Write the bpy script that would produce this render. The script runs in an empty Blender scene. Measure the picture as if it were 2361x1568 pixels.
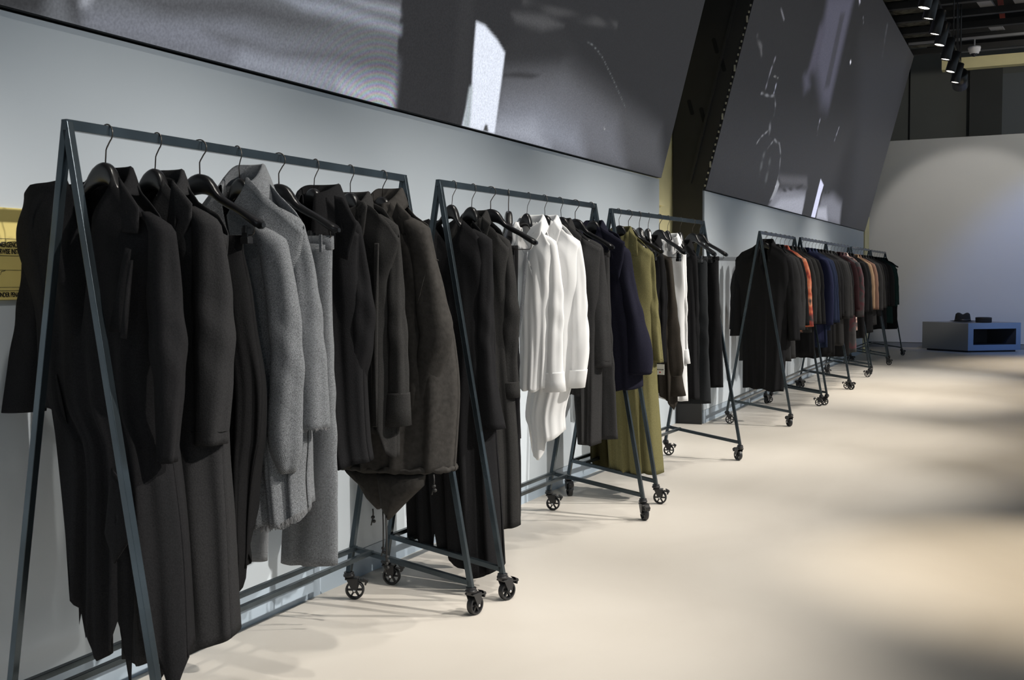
import bpy, math, random
import numpy as np
from mathutils import Vector, Matrix

# ------------------------------------------------------------------ camera, world, lights, exposure
SC = bpy.context.scene
COL = SC.collection
cam_data = bpy.data.cameras.new('camera')
cam = bpy.data.objects.new('camera', cam_data)
COL.objects.link(cam)
cam_data.sensor_width = 36.0
cam_data.lens = 2505.8 / 2361 * 36.0
cam_data.clip_end = 100
RV, UV_, FV = Vector((.9012, .4333, -.0063)), Vector((-.0186, .0532, .9984)), Vector((-.4329, .8997, -.0560))
cam.matrix_world = Matrix(((RV.x, UV_.x, -FV.x, 1.981), (RV.y, UV_.y, -FV.y, 0.0), (RV.z, UV_.z, -FV.z, 1.2186), (0, 0, 0, 1)))
cam_data.dof.use_dof = True
cam_data.dof.focus_distance = 6.0
cam_data.dof.aperture_fstop = 16.0
SC.camera = cam
SC.view_settings.view_transform = 'Standard'
SC.view_settings.look = 'None'
SC.view_settings.exposure = 0.0
SC.view_settings.gamma = 1.0
SC.view_settings.use_curve_mapping = False

world = bpy.data.worlds.new('hall_ambient')
SC.world = world
world.use_nodes = True
world.node_tree.nodes['Background'].inputs['Color'].default_value = (.70, .86, 1.0, 1)
world.node_tree.nodes['Background'].inputs['Strength'].default_value = .38

SPOT_POWER, SPOT_COLOR = 110.0, (1.0, .95, .87)
TRACK_X, TRACK_Z = 1.03, 3.665
# y of every track spot (those past y=10 are the ones in the picture), the same lamp body is built for each
SPOT_Y = [2.6, 3.6, 4.6, 5.8, 7.0, 8.2, 9.6, 10.9, 11.35, 12.1, 12.7, 13.55, 14.4, 15.2]
BLUE_POWER = 300.0
SIDE_POWER = 1050.0
SIDE_Y = [2.0, 3.7, 5.5, 7.5, 9.5, 12.0, 15.0]   # second row of spots, across the aisle
AISLE_POWER = 380.0

# ------------------------------------------------------------------ helpers
rnd = random.Random(7)
R_ = math.radians
def link(name, data, parent=None):
    o = bpy.data.objects.new(name, data); COL.objects.link(o)
    if parent is not None: o.parent = parent
    return o
def tag(o, label=None, cat=None, group=None, kind=None):
    if label: o['label'] = label
    if cat: o['category'] = cat
    if group: o['group'] = group
    if kind: o['kind'] = kind
    return o
def thing(name, loc, label, cat, group=None, rz=0.0):
    o = link(name, None); o.location = loc; o.rotation_euler = (0, 0, rz); o.empty_display_size = .05
    return tag(o, label, cat, group)
class MB:
    """collects pieces into one mesh"""
    def __init__(s): s.v, s.f, s.uv, s.sm = [], [], [], []
    def add(s, v, f, uv=None, smooth=True):
        b = len(s.v); s.v += [tuple(p) for p in v]; s.f += [tuple(i + b for i in q) for q in f]
        s.sm += [smooth] * len(f); s.uv += list(uv) if uv is not None else [(p[0], p[2]) for p in v]
        return s
    def grid(s, P, closed=False, uv=None, smooth=True, flip=False):
        """P[row][col] -> quads"""
        nr, nc = len(P), len(P[0]); v = [p for row in P for p in row]; f = []
        for i in range(nr - 1):
            for j in range(nc if closed else nc - 1):
                k = (j + 1) % nc; q = (i*nc + j, i*nc + k, (i+1)*nc + k, (i+1)*nc + j)
                f.append(q[::-1] if flip else q)
        return s.add(v, f, [p for row in uv for p in row] if uv is not None else None, smooth)
    def box(s, c, d, M=None):
        v = [Vector((c[0] + x*d[0]/2, c[1] + y*d[1]/2, c[2] + z*d[2]/2)) for x in (-1, 1) for y in (-1, 1) for z in (-1, 1)]
        if M is not None: v = [M @ p for p in v]
        return s.add(v, [(0,1,3,2),(4,6,7,5),(0,4,5,1),(2,3,7,6),(0,2,6,4),(1,5,7,3)], smooth=False)
    def bar(s, a, b, w, h, up=(0, 1, 0)):
        """rectangular tube from a to b, w across up, h along up"""
        a, b = Vector(a), Vector(b); d = (b - a).normalized(); y = Vector(up); y = (y - d*y.dot(d)).normalized(); x = d.cross(y)
        v = [p + x*i*w/2 + y*j*h/2 for p in (a, b) for i, j in ((-1,-1),(1,-1),(1,1),(-1,1))]
        return s.add(v, [(0,3,2,1),(4,5,6,7),(0,1,5,4),(1,2,6,5),(2,3,7,6),(3,0,4,7)], smooth=False)
    def tube(s, pts, r, n=8, caps=True):
        pts = [Vector(p) for p in pts]; rr = r if isinstance(r, (list, tuple)) else [r]*len(pts); P = []; prev = None
        for i, p in enumerate(pts):
            d = (pts[min(i+1, len(pts)-1)] - pts[max(i-1, 0)]).normalized()
            if prev is None: x = d.orthogonal().normalized()
            else: x = (prev - d*prev.dot(d)).normalized()
            prev = x; y = d.cross(x)
            P.append([p + (x*math.cos(2*math.pi*k/n) + y*math.sin(2*math.pi*k/n))*rr[i] for k in range(n)])
        b = len(s.v); s.grid(P, closed=True)
        if caps:
            s.f.append(tuple(b + k for k in range(n))[::-1]); s.f.append(tuple(b + (len(P)-1)*n + k for k in range(n))); s.sm += [False, False]
        return s
    def lathe(s, prof, c=(0,0,0), axis='z', n=20, M=None):
        """prof: (radius, height) list; open ends closed on the axis when radius is 0"""
        P = []
        for r, h in prof:
            row = []
            for k in range(n):
                a = 2*math.pi*k/n; p = (r*math.cos(a), r*math.sin(a), h)
                if axis == 'y': p = (p[0], p[2], p[1])
                if axis == 'x': p = (p[2], p[0], p[1])
                p = Vector(p) + Vector(c); row.append(M @ p if M is not None else p)
            P.append(row)
        return s.grid(P, closed=True)
    def prism(s, poly, depth, to3):
        """poly of 2-D points, extruded by depth; to3(a, b, d) -> point"""
        n = len(poly); v = [to3(a, b, 0) for a, b in poly] + [to3(a, b, depth) for a, b in poly]
        return s.add(v, [tuple(range(n))[::-1], tuple(range(n, 2*n))] + [(i, (i+1) % n, n + (i+1) % n, n + i) for i in range(n)], smooth=False)
    def build(s, name, mat, parent=None, bevel=0, solid=0, solid_off=-1, sub=0):
        me = bpy.data.meshes.new(name); me.from_pydata(s.v, [], s.f)
        me.polygons.foreach_set('use_smooth', s.sm)
        ul = me.uv_layers.new(name='UVMap'); li = np.zeros(len(me.loops), dtype=np.int32); me.loops.foreach_get('vertex_index', li)
        ul.data.foreach_set('uv', np.array(s.uv, dtype=np.float32)[li].ravel())
        me.materials.append(mat); me.update(); o = link(name, me, parent)
        if bevel:
            m = o.modifiers.new('bevel', 'BEVEL'); m.width = bevel; m.segments = 2; m.limit_method = 'ANGLE'; m.angle_limit = R_(40)
        if sub:
            m = o.modifiers.new('sub', 'SUBSURF'); m.levels = sub; m.render_levels = sub
        if solid:
            m = o.modifiers.new('solid', 'SOLIDIFY'); m.thickness = solid; m.offset = solid_off
        return o
def copy_tree(o, parent=None):
    c = o.copy(); COL.objects.link(c)
    if parent is not None: c.parent = parent
    for ch in o.children: copy_tree(ch, c)
    return c
def smooth(a, b, x):
    t = min(max((x - a)/(b - a), 0.0), 1.0); return t*t*(3 - 2*t)
def lerp_tab(tab, x):
    """tab: (x, y...) rows with ascending x"""
    if x <= tab[0][0]: return tab[0][1:]
    for p, q in zip(tab, tab[1:]):
        if x <= q[0]:
            t = (x - p[0])/max(q[0] - p[0], 1e-9); return tuple(a + (b - a)*t for a, b in zip(p[1:], q[1:]))
    return tab[-1][1:]

# ------------------------------------------------------------------ materials
MATS = {}
def nodes(name):
    m = bpy.data.materials.new(name); m.use_nodes = True; nt = m.node_tree
    MATS[name] = m; return m, nt, nt.nodes['Principled BSDF']
def N(nt, kind, **kw):
    n = nt.nodes.new(kind)
    for k, v in kw.items():
        if k in ('op',): n.operation = v
        elif hasattr(n, k): setattr(n, k, v)
    return n
def mat(name, color, rough=.6, metal=0.0, var=.0, vscale=8.0, bump=0.0, bscale=200.0, sheen=0.0, spec=.5, coat=0.0, dark=None, stretch=(1,1,1)):
    m, nt, b = nodes(name)
    b.inputs['Base Color'].default_value = (*color, 1); b.inputs['Roughness'].default_value = rough
    b.inputs['Metallic'].default_value = metal; b.inputs['Specular IOR Level'].default_value = spec
    b.inputs['Sheen Weight'].default_value = sheen; b.inputs['Coat Weight'].default_value = coat
    b.inputs['Sheen Roughness'].default_value = .5
    if var or bump:
        tc = N(nt, 'ShaderNodeTexCoord'); mp = N(nt, 'ShaderNodeMapping'); mp.inputs['Scale'].default_value = stretch
        nt.links.new(tc.outputs['Object'], mp.inputs['Vector'])
    if var:
        no = N(nt, 'ShaderNodeTexNoise'); no.inputs['Scale'].default_value = vscale; no.inputs['Detail'].default_value = 6
        nt.links.new(mp.outputs['Vector'], no.inputs['Vector'])
        rp = N(nt, 'ShaderNodeValToRGB'); e = rp.color_ramp.elements
        d = dark or tuple(c*(1 - var) for c in color)
        e[0].position, e[1].position = .32, .68; e[0].color = (*d, 1); e[1].color = (*tuple(min(1, c*(1 + var*.6)) for c in color), 1)
        nt.links.new(no.outputs['Fac'], rp.inputs['Fac']); nt.links.new(rp.outputs['Color'], b.inputs['Base Color'])
    if bump:
        n2 = N(nt, 'ShaderNodeTexNoise'); n2.inputs['Scale'].default_value = bscale; n2.inputs['Detail'].default_value = 3
        nt.links.new(mp.outputs['Vector'], n2.inputs['Vector'])
        bp = N(nt, 'ShaderNodeBump'); bp.inputs['Strength'].default_value = bump; bp.inputs['Distance'].default_value = .002
        nt.links.new(n2.outputs['Fac'], bp.inputs['Height']); nt.links.new(bp.outputs['Normal'], b.inputs['Normal'])
    return m
def fabric(name, c, rough=.9, sheen=.0, var=.25, vscale=300, bump=.35, bscale=260):
    return mat(name, c, rough, 0, var, vscale, bump, bscale, sheen, .03)
fabric('wool_black', (.0145, .0145, .0155)); fabric('wool_charcoal', (.026, .026, .027)); fabric('wool_grey', (.036, .0355, .036))
fabric('jersey_black', (.012, .012, .0125)); fabric('cotton_charcoal', (.030, .0295, .029)); fabric('cotton_black', (.014, .014, .015))
fabric('parka', (.040, .0375, .035), .75, .0, .2, 60, .5, 90)
fabric('wool_navy', (.0165, .0165, .027)); fabric('wool_olive', (.150, .137, .064)); fabric('cotton_darkolive', (.052, .046, .020))
fabric('cotton_brown', (.045, .039, .033)); fabric('cotton_white', (.80, .80, .80), .8, .0, .0, 300, .15); fabric('placket_grey', (.36, .37, .39), .7, 0)
fabric('denim_black', (.026, .028, .030), .85, 0, .35, 500); fabric('denim_navy', (.018, .024, .048)); fabric('wool_tan', (.25, .165, .105))
fabric('wool_rust', (.17, .10, .075)); fabric('wool_green', (.016, .034, .032)); fabric('wool_burgundy', (.032, .016, .018)); fabric('velvet_blue', (.020, .023, .052))
fabric('lining_black', (.010, .010, .011), .6, 0)
def pattern_fabric(name, cols, scale):
    m, nt, b = nodes(name); b.inputs['Roughness'].default_value = .85
    tc = N(nt, 'ShaderNodeTexCoord'); no = N(nt, 'ShaderNodeTexNoise'); no.inputs['Scale'].default_value = scale; no.inputs['Detail'].default_value = 2
    rp = N(nt, 'ShaderNodeValToRGB'); rp.color_ramp.elements.remove(rp.color_ramp.elements[1])
    for i, (p, c) in enumerate(cols):
        e = rp.color_ramp.elements[0] if i == 0 else rp.color_ramp.elements.new(p)
        e.position = p; e.color = (*c, 1)
    nt.links.new(tc.outputs['Object'], no.inputs['Vector']); nt.links.new(no.outputs['Fac'], rp.inputs['Fac']); nt.links.new(rp.outputs['Color'], b.inputs['Base Color'])
pattern_fabric('print_orange', [(.3, (.02, .02, .02)), (.44, (.30, .03, .02)), (.52, (.55, .14, .06)), (.6, (.55, .22, .12)), (.7, (.03, .02, .02))], 9)
pattern_fabric('print_plum', [(.3, (.028, .026, .029)), (.45, (.045, .042, .046)), (.55, (.085, .02, .028)), (.62, (.035, .03, .033)), (.75, (.018, .018, .018))], 7)
pattern_fabric('print_rose', [(.35, (.04, .03, .03)), (.48, (.35, .2, .17)), (.6, (.62, .5, .45)), (.7, (.2, .08, .08))], 14)
def herringbone():
    m, nt, b = nodes('herringbone'); b.inputs['Roughness'].default_value = .95; b.inputs['Specular IOR Level'].default_value = .05
    uv = N(nt, 'ShaderNodeUVMap'); sx = N(nt, 'ShaderNodeSeparateXYZ'); nt.links.new(uv.outputs['UV'], sx.inputs[0])
    def M(op, a, bb=None):
        n = N(nt, 'ShaderNodeMath', op=op)
        for i, q in enumerate((a, bb)):
            if q is None: continue
            if isinstance(q, (int, float)): n.inputs[i].default_value = q
            else: nt.links.new(q, n.inputs[i])
        return n.outputs[0]
    tri = M('MULTIPLY', M('ABSOLUTE', M('SUBTRACT', M('FRACT', M('DIVIDE', sx.outputs['X'], .011)), .5)), .011)
    ph = M('FRACT', M('DIVIDE', M('ADD', sx.outputs['Y'], tri), .0036)); wv = M('ABSOLUTE', M('SUBTRACT', M('MULTIPLY', ph, 2.0), 1.0))
    tc = N(nt, 'ShaderNodeTexCoord'); no = N(nt, 'ShaderNodeTexNoise'); no.inputs['Scale'].default_value = 420; no.inputs['Detail'].default_value = 2
    nt.links.new(tc.outputs['Object'], no.inputs['Vector'])
    mixv = M('ADD', M('MULTIPLY', wv, .62), M('SUBTRACT', M('MULTIPLY', no.outputs['Fac'], 1.2), .42))
    rp = N(nt, 'ShaderNodeValToRGB'); e = rp.color_ramp.elements; e[0].position, e[1].position = .1, .95
    e[0].color = (.018, .019, .020, 1); e[1].color = (.32, .335, .355, 1)
    nt.links.new(mixv, rp.inputs['Fac']); nt.links.new(rp.outputs['Color'], b.inputs['Base Color'])
    bp = N(nt, 'ShaderNodeBump'); bp.inputs['Strength'].default_value = .3; bp.inputs['Distance'].default_value = .001
    nt.links.new(mixv, bp.inputs['Height']); nt.links.new(bp.outputs['Normal'], b.inputs['Normal'])
herringbone()
mat('grey_thread', (.22, .22, .225), .9); mat('cord', (.012, .012, .012), .7)
mat('steel', (.055, .072, .084), .27, .7, .35, 5.0, .12, 40, spec=.5)
mat('hanger_black', (.010, .010, .011), .28, 0, 0, 1, 0, 1, 0, .5); mat('hook_metal', (.10, .09, .08), .3, .9)
mat('rubber', (.012, .012, .013), .45); mat('black_plastic', (.014, .014, .015), .35); mat('bolt_steel', (.75, .75, .75), .25, 1.0)
mat('tag_white', (.9, .9, .9), .6); mat('tag_ink', (.04, .04, .05), .7); mat('tag_red', (.5, .03, .05), .6); mat('stitch_white', (.7, .7, .7), .8)
mat('wall_paint', (.565, .62, .67), .55, 0, .025, 1.2, .03, 90, 0, .3)
mat('skirting_paint', (.36, .43, .50), .4, 0, 0, 1, 0, 1, 0, .4)
mat('back_wall_paint', (.60, .61, .615), .7, 0, .03, .8)
mat('rear_dark', (.22, .22, .205), .8, 0, .08, .6); mat('rear_band', (.10, .10, .095), .8, 0, .1, .8); mat('rear_grey', (.23, .24, .25), .8)
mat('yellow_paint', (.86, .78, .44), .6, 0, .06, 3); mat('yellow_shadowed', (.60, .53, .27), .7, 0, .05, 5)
mat('black_plate', (.018, .017, .016), .55, 0, .2, 4, .1, 60); mat('black_slot', (.004, .004, .004), .9)
mat('ceiling_black', (.012, .011, .010), .9, 0, .4, 2); mat('beam_black', (.014, .014, .014), .6); mat('pipe_red', (.32, .05, .03), .5); mat('duct_grey', (.33, .33, .34), .5)
mat('wood_wool', (.10, .095, .07), .95, 0, .8, 14, .8, 60, dark=(.012, .011, .008)); mat('camera_white', (.72, .72, .75), .4); mat('dome_glass', (.02, .02, .025), .1)
mat('plinth_paint', (.27, .275, .28), .6); mat('plinth_blue_lit', (.20, .29, .44), .5); mat('plinth_shadow', (.03, .035, .05), .8); mat('hat_felt', (.014, .014, .015), .95, 0, .3, 90, .4, 300)
mat('sign_yellow', (.78, .64, .22), .5, 0, .06, 6); mat('sign_ink', (.012, .010, .008), .6); mat('module_edge', (.38, .37, .30), .6)
def floor_material():
    m, nt, b = nodes('floor_cream'); b.inputs['Specular IOR Level'].default_value = .35
    tc = N(nt, 'ShaderNodeTexCoord'); mp = N(nt, 'ShaderNodeMapping'); mp.inputs['Scale'].default_value = (1.0, .55, 1); nt.links.new(tc.outputs['Object'], mp.inputs['Vector'])
    n1 = N(nt, 'ShaderNodeTexNoise'); n1.inputs['Scale'].default_value = 1.3; n1.inputs['Detail'].default_value = 7; n1.inputs['Distortion'].default_value = .8; nt.links.new(mp.outputs['Vector'], n1.inputs['Vector'])
    rp = N(nt, 'ShaderNodeValToRGB'); e = rp.color_ramp.elements; e[0].position, e[1].position = .3, .7
    e[0].color = (.545, .505, .45, 1); e[1].color = (.61, .57, .512, 1); nt.links.new(n1.outputs['Fac'], rp.inputs['Fac']); nt.links.new(rp.outputs['Color'], b.inputs['Base Color'])
    n2 = N(nt, 'ShaderNodeTexNoise'); n2.inputs['Scale'].default_value = 2.2; n2.inputs['Detail'].default_value = 4; nt.links.new(mp.outputs['Vector'], n2.inputs['Vector'])
    r2 = N(nt, 'ShaderNodeMapRange'); r2.inputs['To Min'].default_value = .38; r2.inputs['To Max'].default_value = .55; nt.links.new(n2.outputs['Fac'], r2.inputs['Value']); nt.links.new(r2.outputs[0], b.inputs['Roughness'])
floor_material()
def emit(name, color, strength):
    m = bpy.data.materials.new(name); m.use_nodes = True; nt = m.node_tree; nt.nodes.clear()
    e = nt.nodes.new('ShaderNodeEmission'); o = nt.nodes.new('ShaderNodeOutputMaterial'); e.inputs[0].default_value = (*color, 1); e.inputs[1].default_value = strength
    nt.links.new(e.outputs[0], o.inputs[0]); MATS[name] = m; return m
emit('lamp_lens', (1.0, .93, .80), 9.0)
# ------------------------------------------------------------------ the hall
XW = -.497                                   # face of the side wall
def struct(name, mb, m, **k):
    o = mb.build(name, MATS[m], **k); o['kind'] = 'structure'; return o
def slab(name, lo, hi, m, **k):
    c = [(a + b)/2 for a, b in zip(lo, hi)]; d = [b - a for a, b in zip(lo, hi)]
    mb = MB(); mb.box(c, d); return struct(name, mb, m, **k)
slab('floor', (-3.0, -5, -.1), (9, 26, 0), 'floor_cream')
slab('ceiling', (-3.0, -5, 5.75), (9, 26, 5.85), 'ceiling_black')
slab('wall_left', (XW - .09, -5, .115), (XW, 7.636, 1.938), 'wall_paint')
slab('wall_left.001', (XW - .09, 8.835, .115), (XW, 18.10, 1.938), 'wall_paint')
slab('baseboard_left', (XW - .09, -5, 0), (XW - .004, 7.634, .111), 'skirting_paint')
slab('baseboard_left.001', (XW - .09, 8.836, 0), (XW - .004, 18.098, .111), 'skirting_paint')
slab('wall_recess', (-1.35, -5, 0), (-1.2, 26, 5.75), 'rear_dark')
slab('wall_recess.001', (-1.0, 7.64, .9), (-.765, 9.4, 3.4), 'yellow_paint')
slab('wall_recess.002', (-1.0, 7.69, 0), (-.72, 8.78, .899), 'wall_paint')
slab('wall_back', (-1.2, 19.80, .09), (3.6, 20.0, 3.545), 'back_wall_paint')
slab('baseboard_back', (-1.2, 19.81, 0), (3.59, 20.0, .086), 'rear_grey')
slab('wall_rear', (-1.2, 22.6, 0), (9, 22.8, 5.75), 'rear_dark')
slab('trim_1', (.80, 22.45, 3.0), (1.36, 22.6, 5.2), 'rear_band')
slab('trim_2', (-.30, 22.585, 3.0), (-.275, 22.6, 5.6), 'black_slot')
slab('trim_3', (1.36, 22.56, 3.0), (4.2, 22.6, 5.0), 'rear_grey')
# the opening between the two wall panels: yellow post, perforated strip, ledge
slab('trim_4', (-.764, 7.70, .9), (-.70, 7.86, 1.945), 'yellow_paint')
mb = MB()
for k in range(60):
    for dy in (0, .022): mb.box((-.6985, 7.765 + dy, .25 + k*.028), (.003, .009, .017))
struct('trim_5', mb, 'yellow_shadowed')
slab('trim_6', (-.764, 7.87, 1.80), (-.73, 8.50, 1.845), 'yellow_paint')
slab('trim_7', (-.60, 18.25, 0), (-.50, 18.75, 2.2), 'yellow_paint')

# ------------------------------------------------------------------ black plate closing the end of the far screen
TILT = .26
def screen_x(z): return XW + .02 + TILT*(z - 1.945)
pl = MB()
pl.prism([(-.75, 0), (XW - .004, 0), (XW - .004, 1.93), (screen_x(5.2) - .03, 5.2), (-.75, 5.2)], .016, lambda a, b, d: (a, 8.784 + d, b))
plate = thing('end_panel', (-.6, 8.784, 0), 'tall black metal end panel with slots under the far screen', 'panel')
def to_local(mb, o): mb.v = [tuple(Vector(p) - o.location) for p in mb.v]; return mb
to_local(pl, plate).build('plate', MATS['black_plate'], plate)
for (dx, z) in ((-.18, 2.55), (-.12, 2.95), (-.30, 2.62), (-.22, 3.1)):
    m = MB(); M = Matrix.Translation((screen_x(z) + dx, 8.780, z)) @ Matrix.Rotation(-R_(14.5), 4, 'Y')
    v = [M @ Vector((.016*math.cos(a), 0, .05*(1 if math.sin(a) > 0 else -1) + .016*math.sin(a))) for a in [i*math.pi/8 for i in range(16)]]
    v2 = [p + Vector((0, .006, 0)) for p in v]
    m.add(v + v2, [tuple(range(16)), tuple(range(31, 15, -1))] + [(i, 16 + i, 16 + (i+1) % 16, (i+1) % 16) for i in range(16)], smooth=False)
    to_local(m, plate).build('slot', MATS['black_slot'], plate)
m = MB(); m.bar((screen_x(2.0) - .14, 8.771, 2.0), (screen_x(5.1) - .14, 8.771, 5.1), .022, .02)
to_local(m, plate).build('rib', MATS['black_plate'], plate)

# ------------------------------------------------------------------ LED screens (the picture on them is light they give off)
SCREEN_ONE = [('p',[(1.941,0.058),(3.83,0.522),(3.864,0.426),(3.96,-0.001),(1.961,-0.069)],(0.125,0.132,0.145),0.01),('p',[(1.917,0.052),(2.174,0.115),(2.169,0.02),(2.161,-0.011),(1.933,-0.053)],(0.04,0.041,0.044),0.04),('p',[(2.226,0.069),(2.277,0.08),(2.294,-0.003),(2.284,-0.006)],(0.045,0.046,0.05),0.04),('p',[(2.288,0.107),(2.333,0.117),(2.304,0.064),(2.289,0.061)],(0.45,0.47,0.52),0.03),('p',[(2.315,0.046),(2.518,0.077),(2.773,0.118),(2.956,0.149),(3.151,0.121),(3.452,0.163),(3.928,0.173),(3.944,0.103),(3.96,-0.001),(2.483,-0.004),(2.317,-0.001)],(0.185,0.195,0.23),0.06),('p',[(2.782,0.085),(2.97,0.101),(3.159,0.093),(3.454,0.156),(3.909,0.214),(3.931,0.137),(3.469,0.109),(3.169,0.059),(2.892,0.064)],(0.12,0.125,0.14),0.03),('p',[(2.983,0.052),(3.485,0.063),(3.932,0.101),(3.96,-0.001),(3.34,0.003),(2.952,0.003)],(0.27,0.29,0.34),0.05),('p',[(3.55,0.04),(3.948,0.058),(3.961,-0.004),(3.591,0.004)],(0.4,0.42,0.48),0.04),('p',[(2.457,0.115),(2.936,0.224),(3.119,0.228),(3.429,0.232),(3.279,0.198),(2.953,0.163),(2.603,0.102)],(0.08,0.082,0.09),0.04),('p',[(3.107,0.27),(3.402,0.314),(3.755,0.324),(3.903,0.325),(3.91,0.298),(3.528,0.276),(3.26,0.256)],(0.26,0.28,0.33),0.025),('p',[(3.446,0.348),(3.861,0.39),(3.877,0.367),(3.592,0.345)],(0.3,0.32,0.37),0.03),('p',[(3.665,0.398),(3.858,0.442),(3.864,0.409)],(0.09,0.09,0.1),0.02),('p',[(4.885,0.318),(5.533,0.476),(7.331,0.313),(7.678,-0.002),(4.923,-0.006)],(0.085,0.086,0.093),0.12),('p',[(4.875,0.241),(5.597,0.367),(6.493,0.266),(6.843,-0.006),(4.921,-0.002)],(0.15,0.155,0.175),0.12),('p',[(4.902,0.116),(5.398,0.196),(5.923,0.142),(6.11,0.002),(4.919,0.002)],(0.25,0.265,0.31),0.12),('p',[(4.91,0.041),(5.335,0.105),(5.595,-0.0),(4.921,-0.002)],(0.36,0.38,0.44),0.08),('p',[(4.78,0.384),(5.063,0.61),(5.395,0.612),(5.663,0.57),(5.474,0.474),(4.858,0.373)],(0.032,0.032,0.034),0.05),('p',[(4.825,0.58),(5.202,0.65),(5.435,0.643),(5.191,0.571),(4.889,0.552)],(0.075,0.075,0.078),0.03),('p',[(4.85,0.291),(5.053,0.333),(5.282,0.356),(5.19,0.323),(4.878,0.282)],(0.042,0.042,0.045),0.015),('p',[(4.281,0.614),(4.429,0.65),(4.464,0.483),(4.618,0.004),(4.472,-0.004)],(0.034,0.034,0.036),0.04),('p',[(4.503,0.472),(4.586,0.473),(4.737,0.434),(4.844,0.391),(4.869,0.272),(4.919,0.002),(4.579,-0.005),(4.588,0.196),(4.539,0.339)],(0.8,0.85,0.96),0.012),('p',[(4.587,-0.004),(4.568,0.182),(4.6,0.188),(4.658,-0.005)],(0.42,0.47,0.5),0.015),('p',[(4.795,0.003),(4.803,0.036),(4.828,0.033),(4.852,0.003)],(0.06,0.06,0.06),0.008),('l',[(5.754,0.631),(5.879,0.623),(6.038,0.59),(6.251,0.511),(6.609,0.364)],(0.13,0.14,0.145),0.004),('l',[(4.93,0.666),(5.348,0.693),(6.138,0.787)],(0.06,0.06,0.062),0.03),('l',[(6.319,0.206),(6.339,0.198)],(0.5,0.5,0.5),0.006)]
SCREEN_TWO = [('p',[(8.43,0.446),(8.973,0.001),(14.384,-0.009),(14.462,1.179)],(0.04,0.04,0.043),0.5),('p',[(11.315,2.191),(12.538,2.476),(12.666,1.837),(12.782,1.222),(12.377,1.214),(11.564,1.501)],(0.085,0.085,0.115),0.16),('p',[(11.3,1.845),(11.585,1.904),(11.616,1.465),(11.32,1.371)],(0.075,0.073,0.1),0.1),('p',[(11.159,1.323),(11.358,1.378),(11.589,1.282),(11.399,1.199)],(0.075,0.075,0.1),0.09),('p',[(12.092,2.144),(12.305,2.19),(12.517,1.427),(12.28,1.366)],(0.055,0.055,0.068),0.05),('l',[(13.01,1.999),(12.891,1.337),(12.629,0.956)],(0.03,0.03,0.033),0.02),('l',[(9.157,1.316),(9.373,1.267),(9.442,1.206)],(0.085,0.085,0.09),0.03),('l',[(9.672,1.661),(9.88,1.611)],(0.16,0.16,0.18),0.015),('l',[(9.914,1.272),(9.877,1.169),(9.857,0.991)],(0.17,0.17,0.2),0.022),('l',[(10.182,1.081),(10.191,1.043),(10.189,1.014)],(0.55,0.57,0.72),0.02),('l',[(10.025,1.135),(10.199,1.144)],(0.16,0.16,0.16),0.01),('l',[(9.749,0.936),(10.074,0.957),(10.237,0.99),(10.373,0.908),(10.409,0.831)],(0.17,0.175,0.19),0.015),('l',[(10.363,0.681),(10.139,0.593),(10.044,0.522)],(0.2,0.205,0.22),0.013),('l',[(10.332,0.739),(10.417,0.667)],(0.15,0.155,0.17),0.03),('l',[(10.494,0.522),(10.658,0.624),(10.913,0.61),(11.077,0.527),(11.223,0.341),(11.235,0.23)],(0.19,0.195,0.21),0.014),('l',[(10.406,0.438),(10.447,0.274)],(0.095,0.1,0.105),0.05),('l',[(10.703,0.425),(10.757,0.215)],(0.085,0.09,0.095),0.05),('p',[(11.242,0.275),(11.368,0.24),(11.307,0.068),(11.164,0.068)],(0.32,0.33,0.36),0.015),('l',[(11.219,0.26),(11.222,0.206)],(0.85,0.87,1.0),0.012),('l',[(11.184,0.136),(11.137,0.057)],(0.7,0.72,0.85),0.012),('p',[(11.31,0.168),(11.989,0.24),(12.761,0.271),(12.959,-0.023),(11.122,-0.016)],(0.22,0.225,0.26),0.06),('p',[(11.61,0.096),(12.786,0.197),(12.897,-0.016),(11.321,-0.013)],(0.36,0.37,0.43),0.05),('p',[(11.229,0.319),(12.606,0.42),(12.805,0.315),(11.427,0.244)],(0.1,0.1,0.11),0.05),('l',[(11.504,0.182),(12.511,0.303)],(0.05,0.05,0.055),0.03),('p',[(12.82,0.417),(13.228,0.44),(13.429,-0.01),(12.89,-0.011)],(0.04,0.04,0.042),0.006),('p',[(13.419,0.466),(13.714,0.41),(13.693,0.284),(13.724,0.004),(13.468,0.002)],(0.72,0.74,0.95),0.008),('p',[(13.812,0.265),(14.492,0.338),(15.298,0.273),(15.595,-0.015),(13.821,-0.002)],(0.2,0.205,0.24),0.1),('p',[(13.752,0.125),(14.274,0.166),(14.626,0.002),(13.821,-0.002)],(0.42,0.43,0.5),0.05),('l',[(13.931,0.328),(14.2,0.357)],(0.03,0.03,0.03),0.02),('l',[(13.296,1.838),(13.342,1.831)],(0.9,0.9,1.0),0.025),('l',[(13.691,1.112),(13.654,1.017),(13.634,0.952)],(0.3,0.3,0.36),0.02),('l',[(12.493,1.047),(12.498,0.989)],(0.3,0.3,0.37),0.025),('l',[(12.506,0.966),(12.565,0.89)],(0.11,0.11,0.13),0.015),('l',[(13.349,2.365),(13.457,2.328)],(0.15,0.15,0.17),0.02),('l',[(12.868,2.456),(12.942,2.434)],(0.5,0.5,0.6),0.03),('l',[(15.049,2.614),(15.673,1.803),(15.744,1.335)],(0.062,0.064,0.072),0.06),('p',[(13.639,2.12),(17.43,2.845),(18.501,1.459),(18.187,0.096),(16.4,0.084)],(0.035,0.036,0.041),0.5)]

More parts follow.
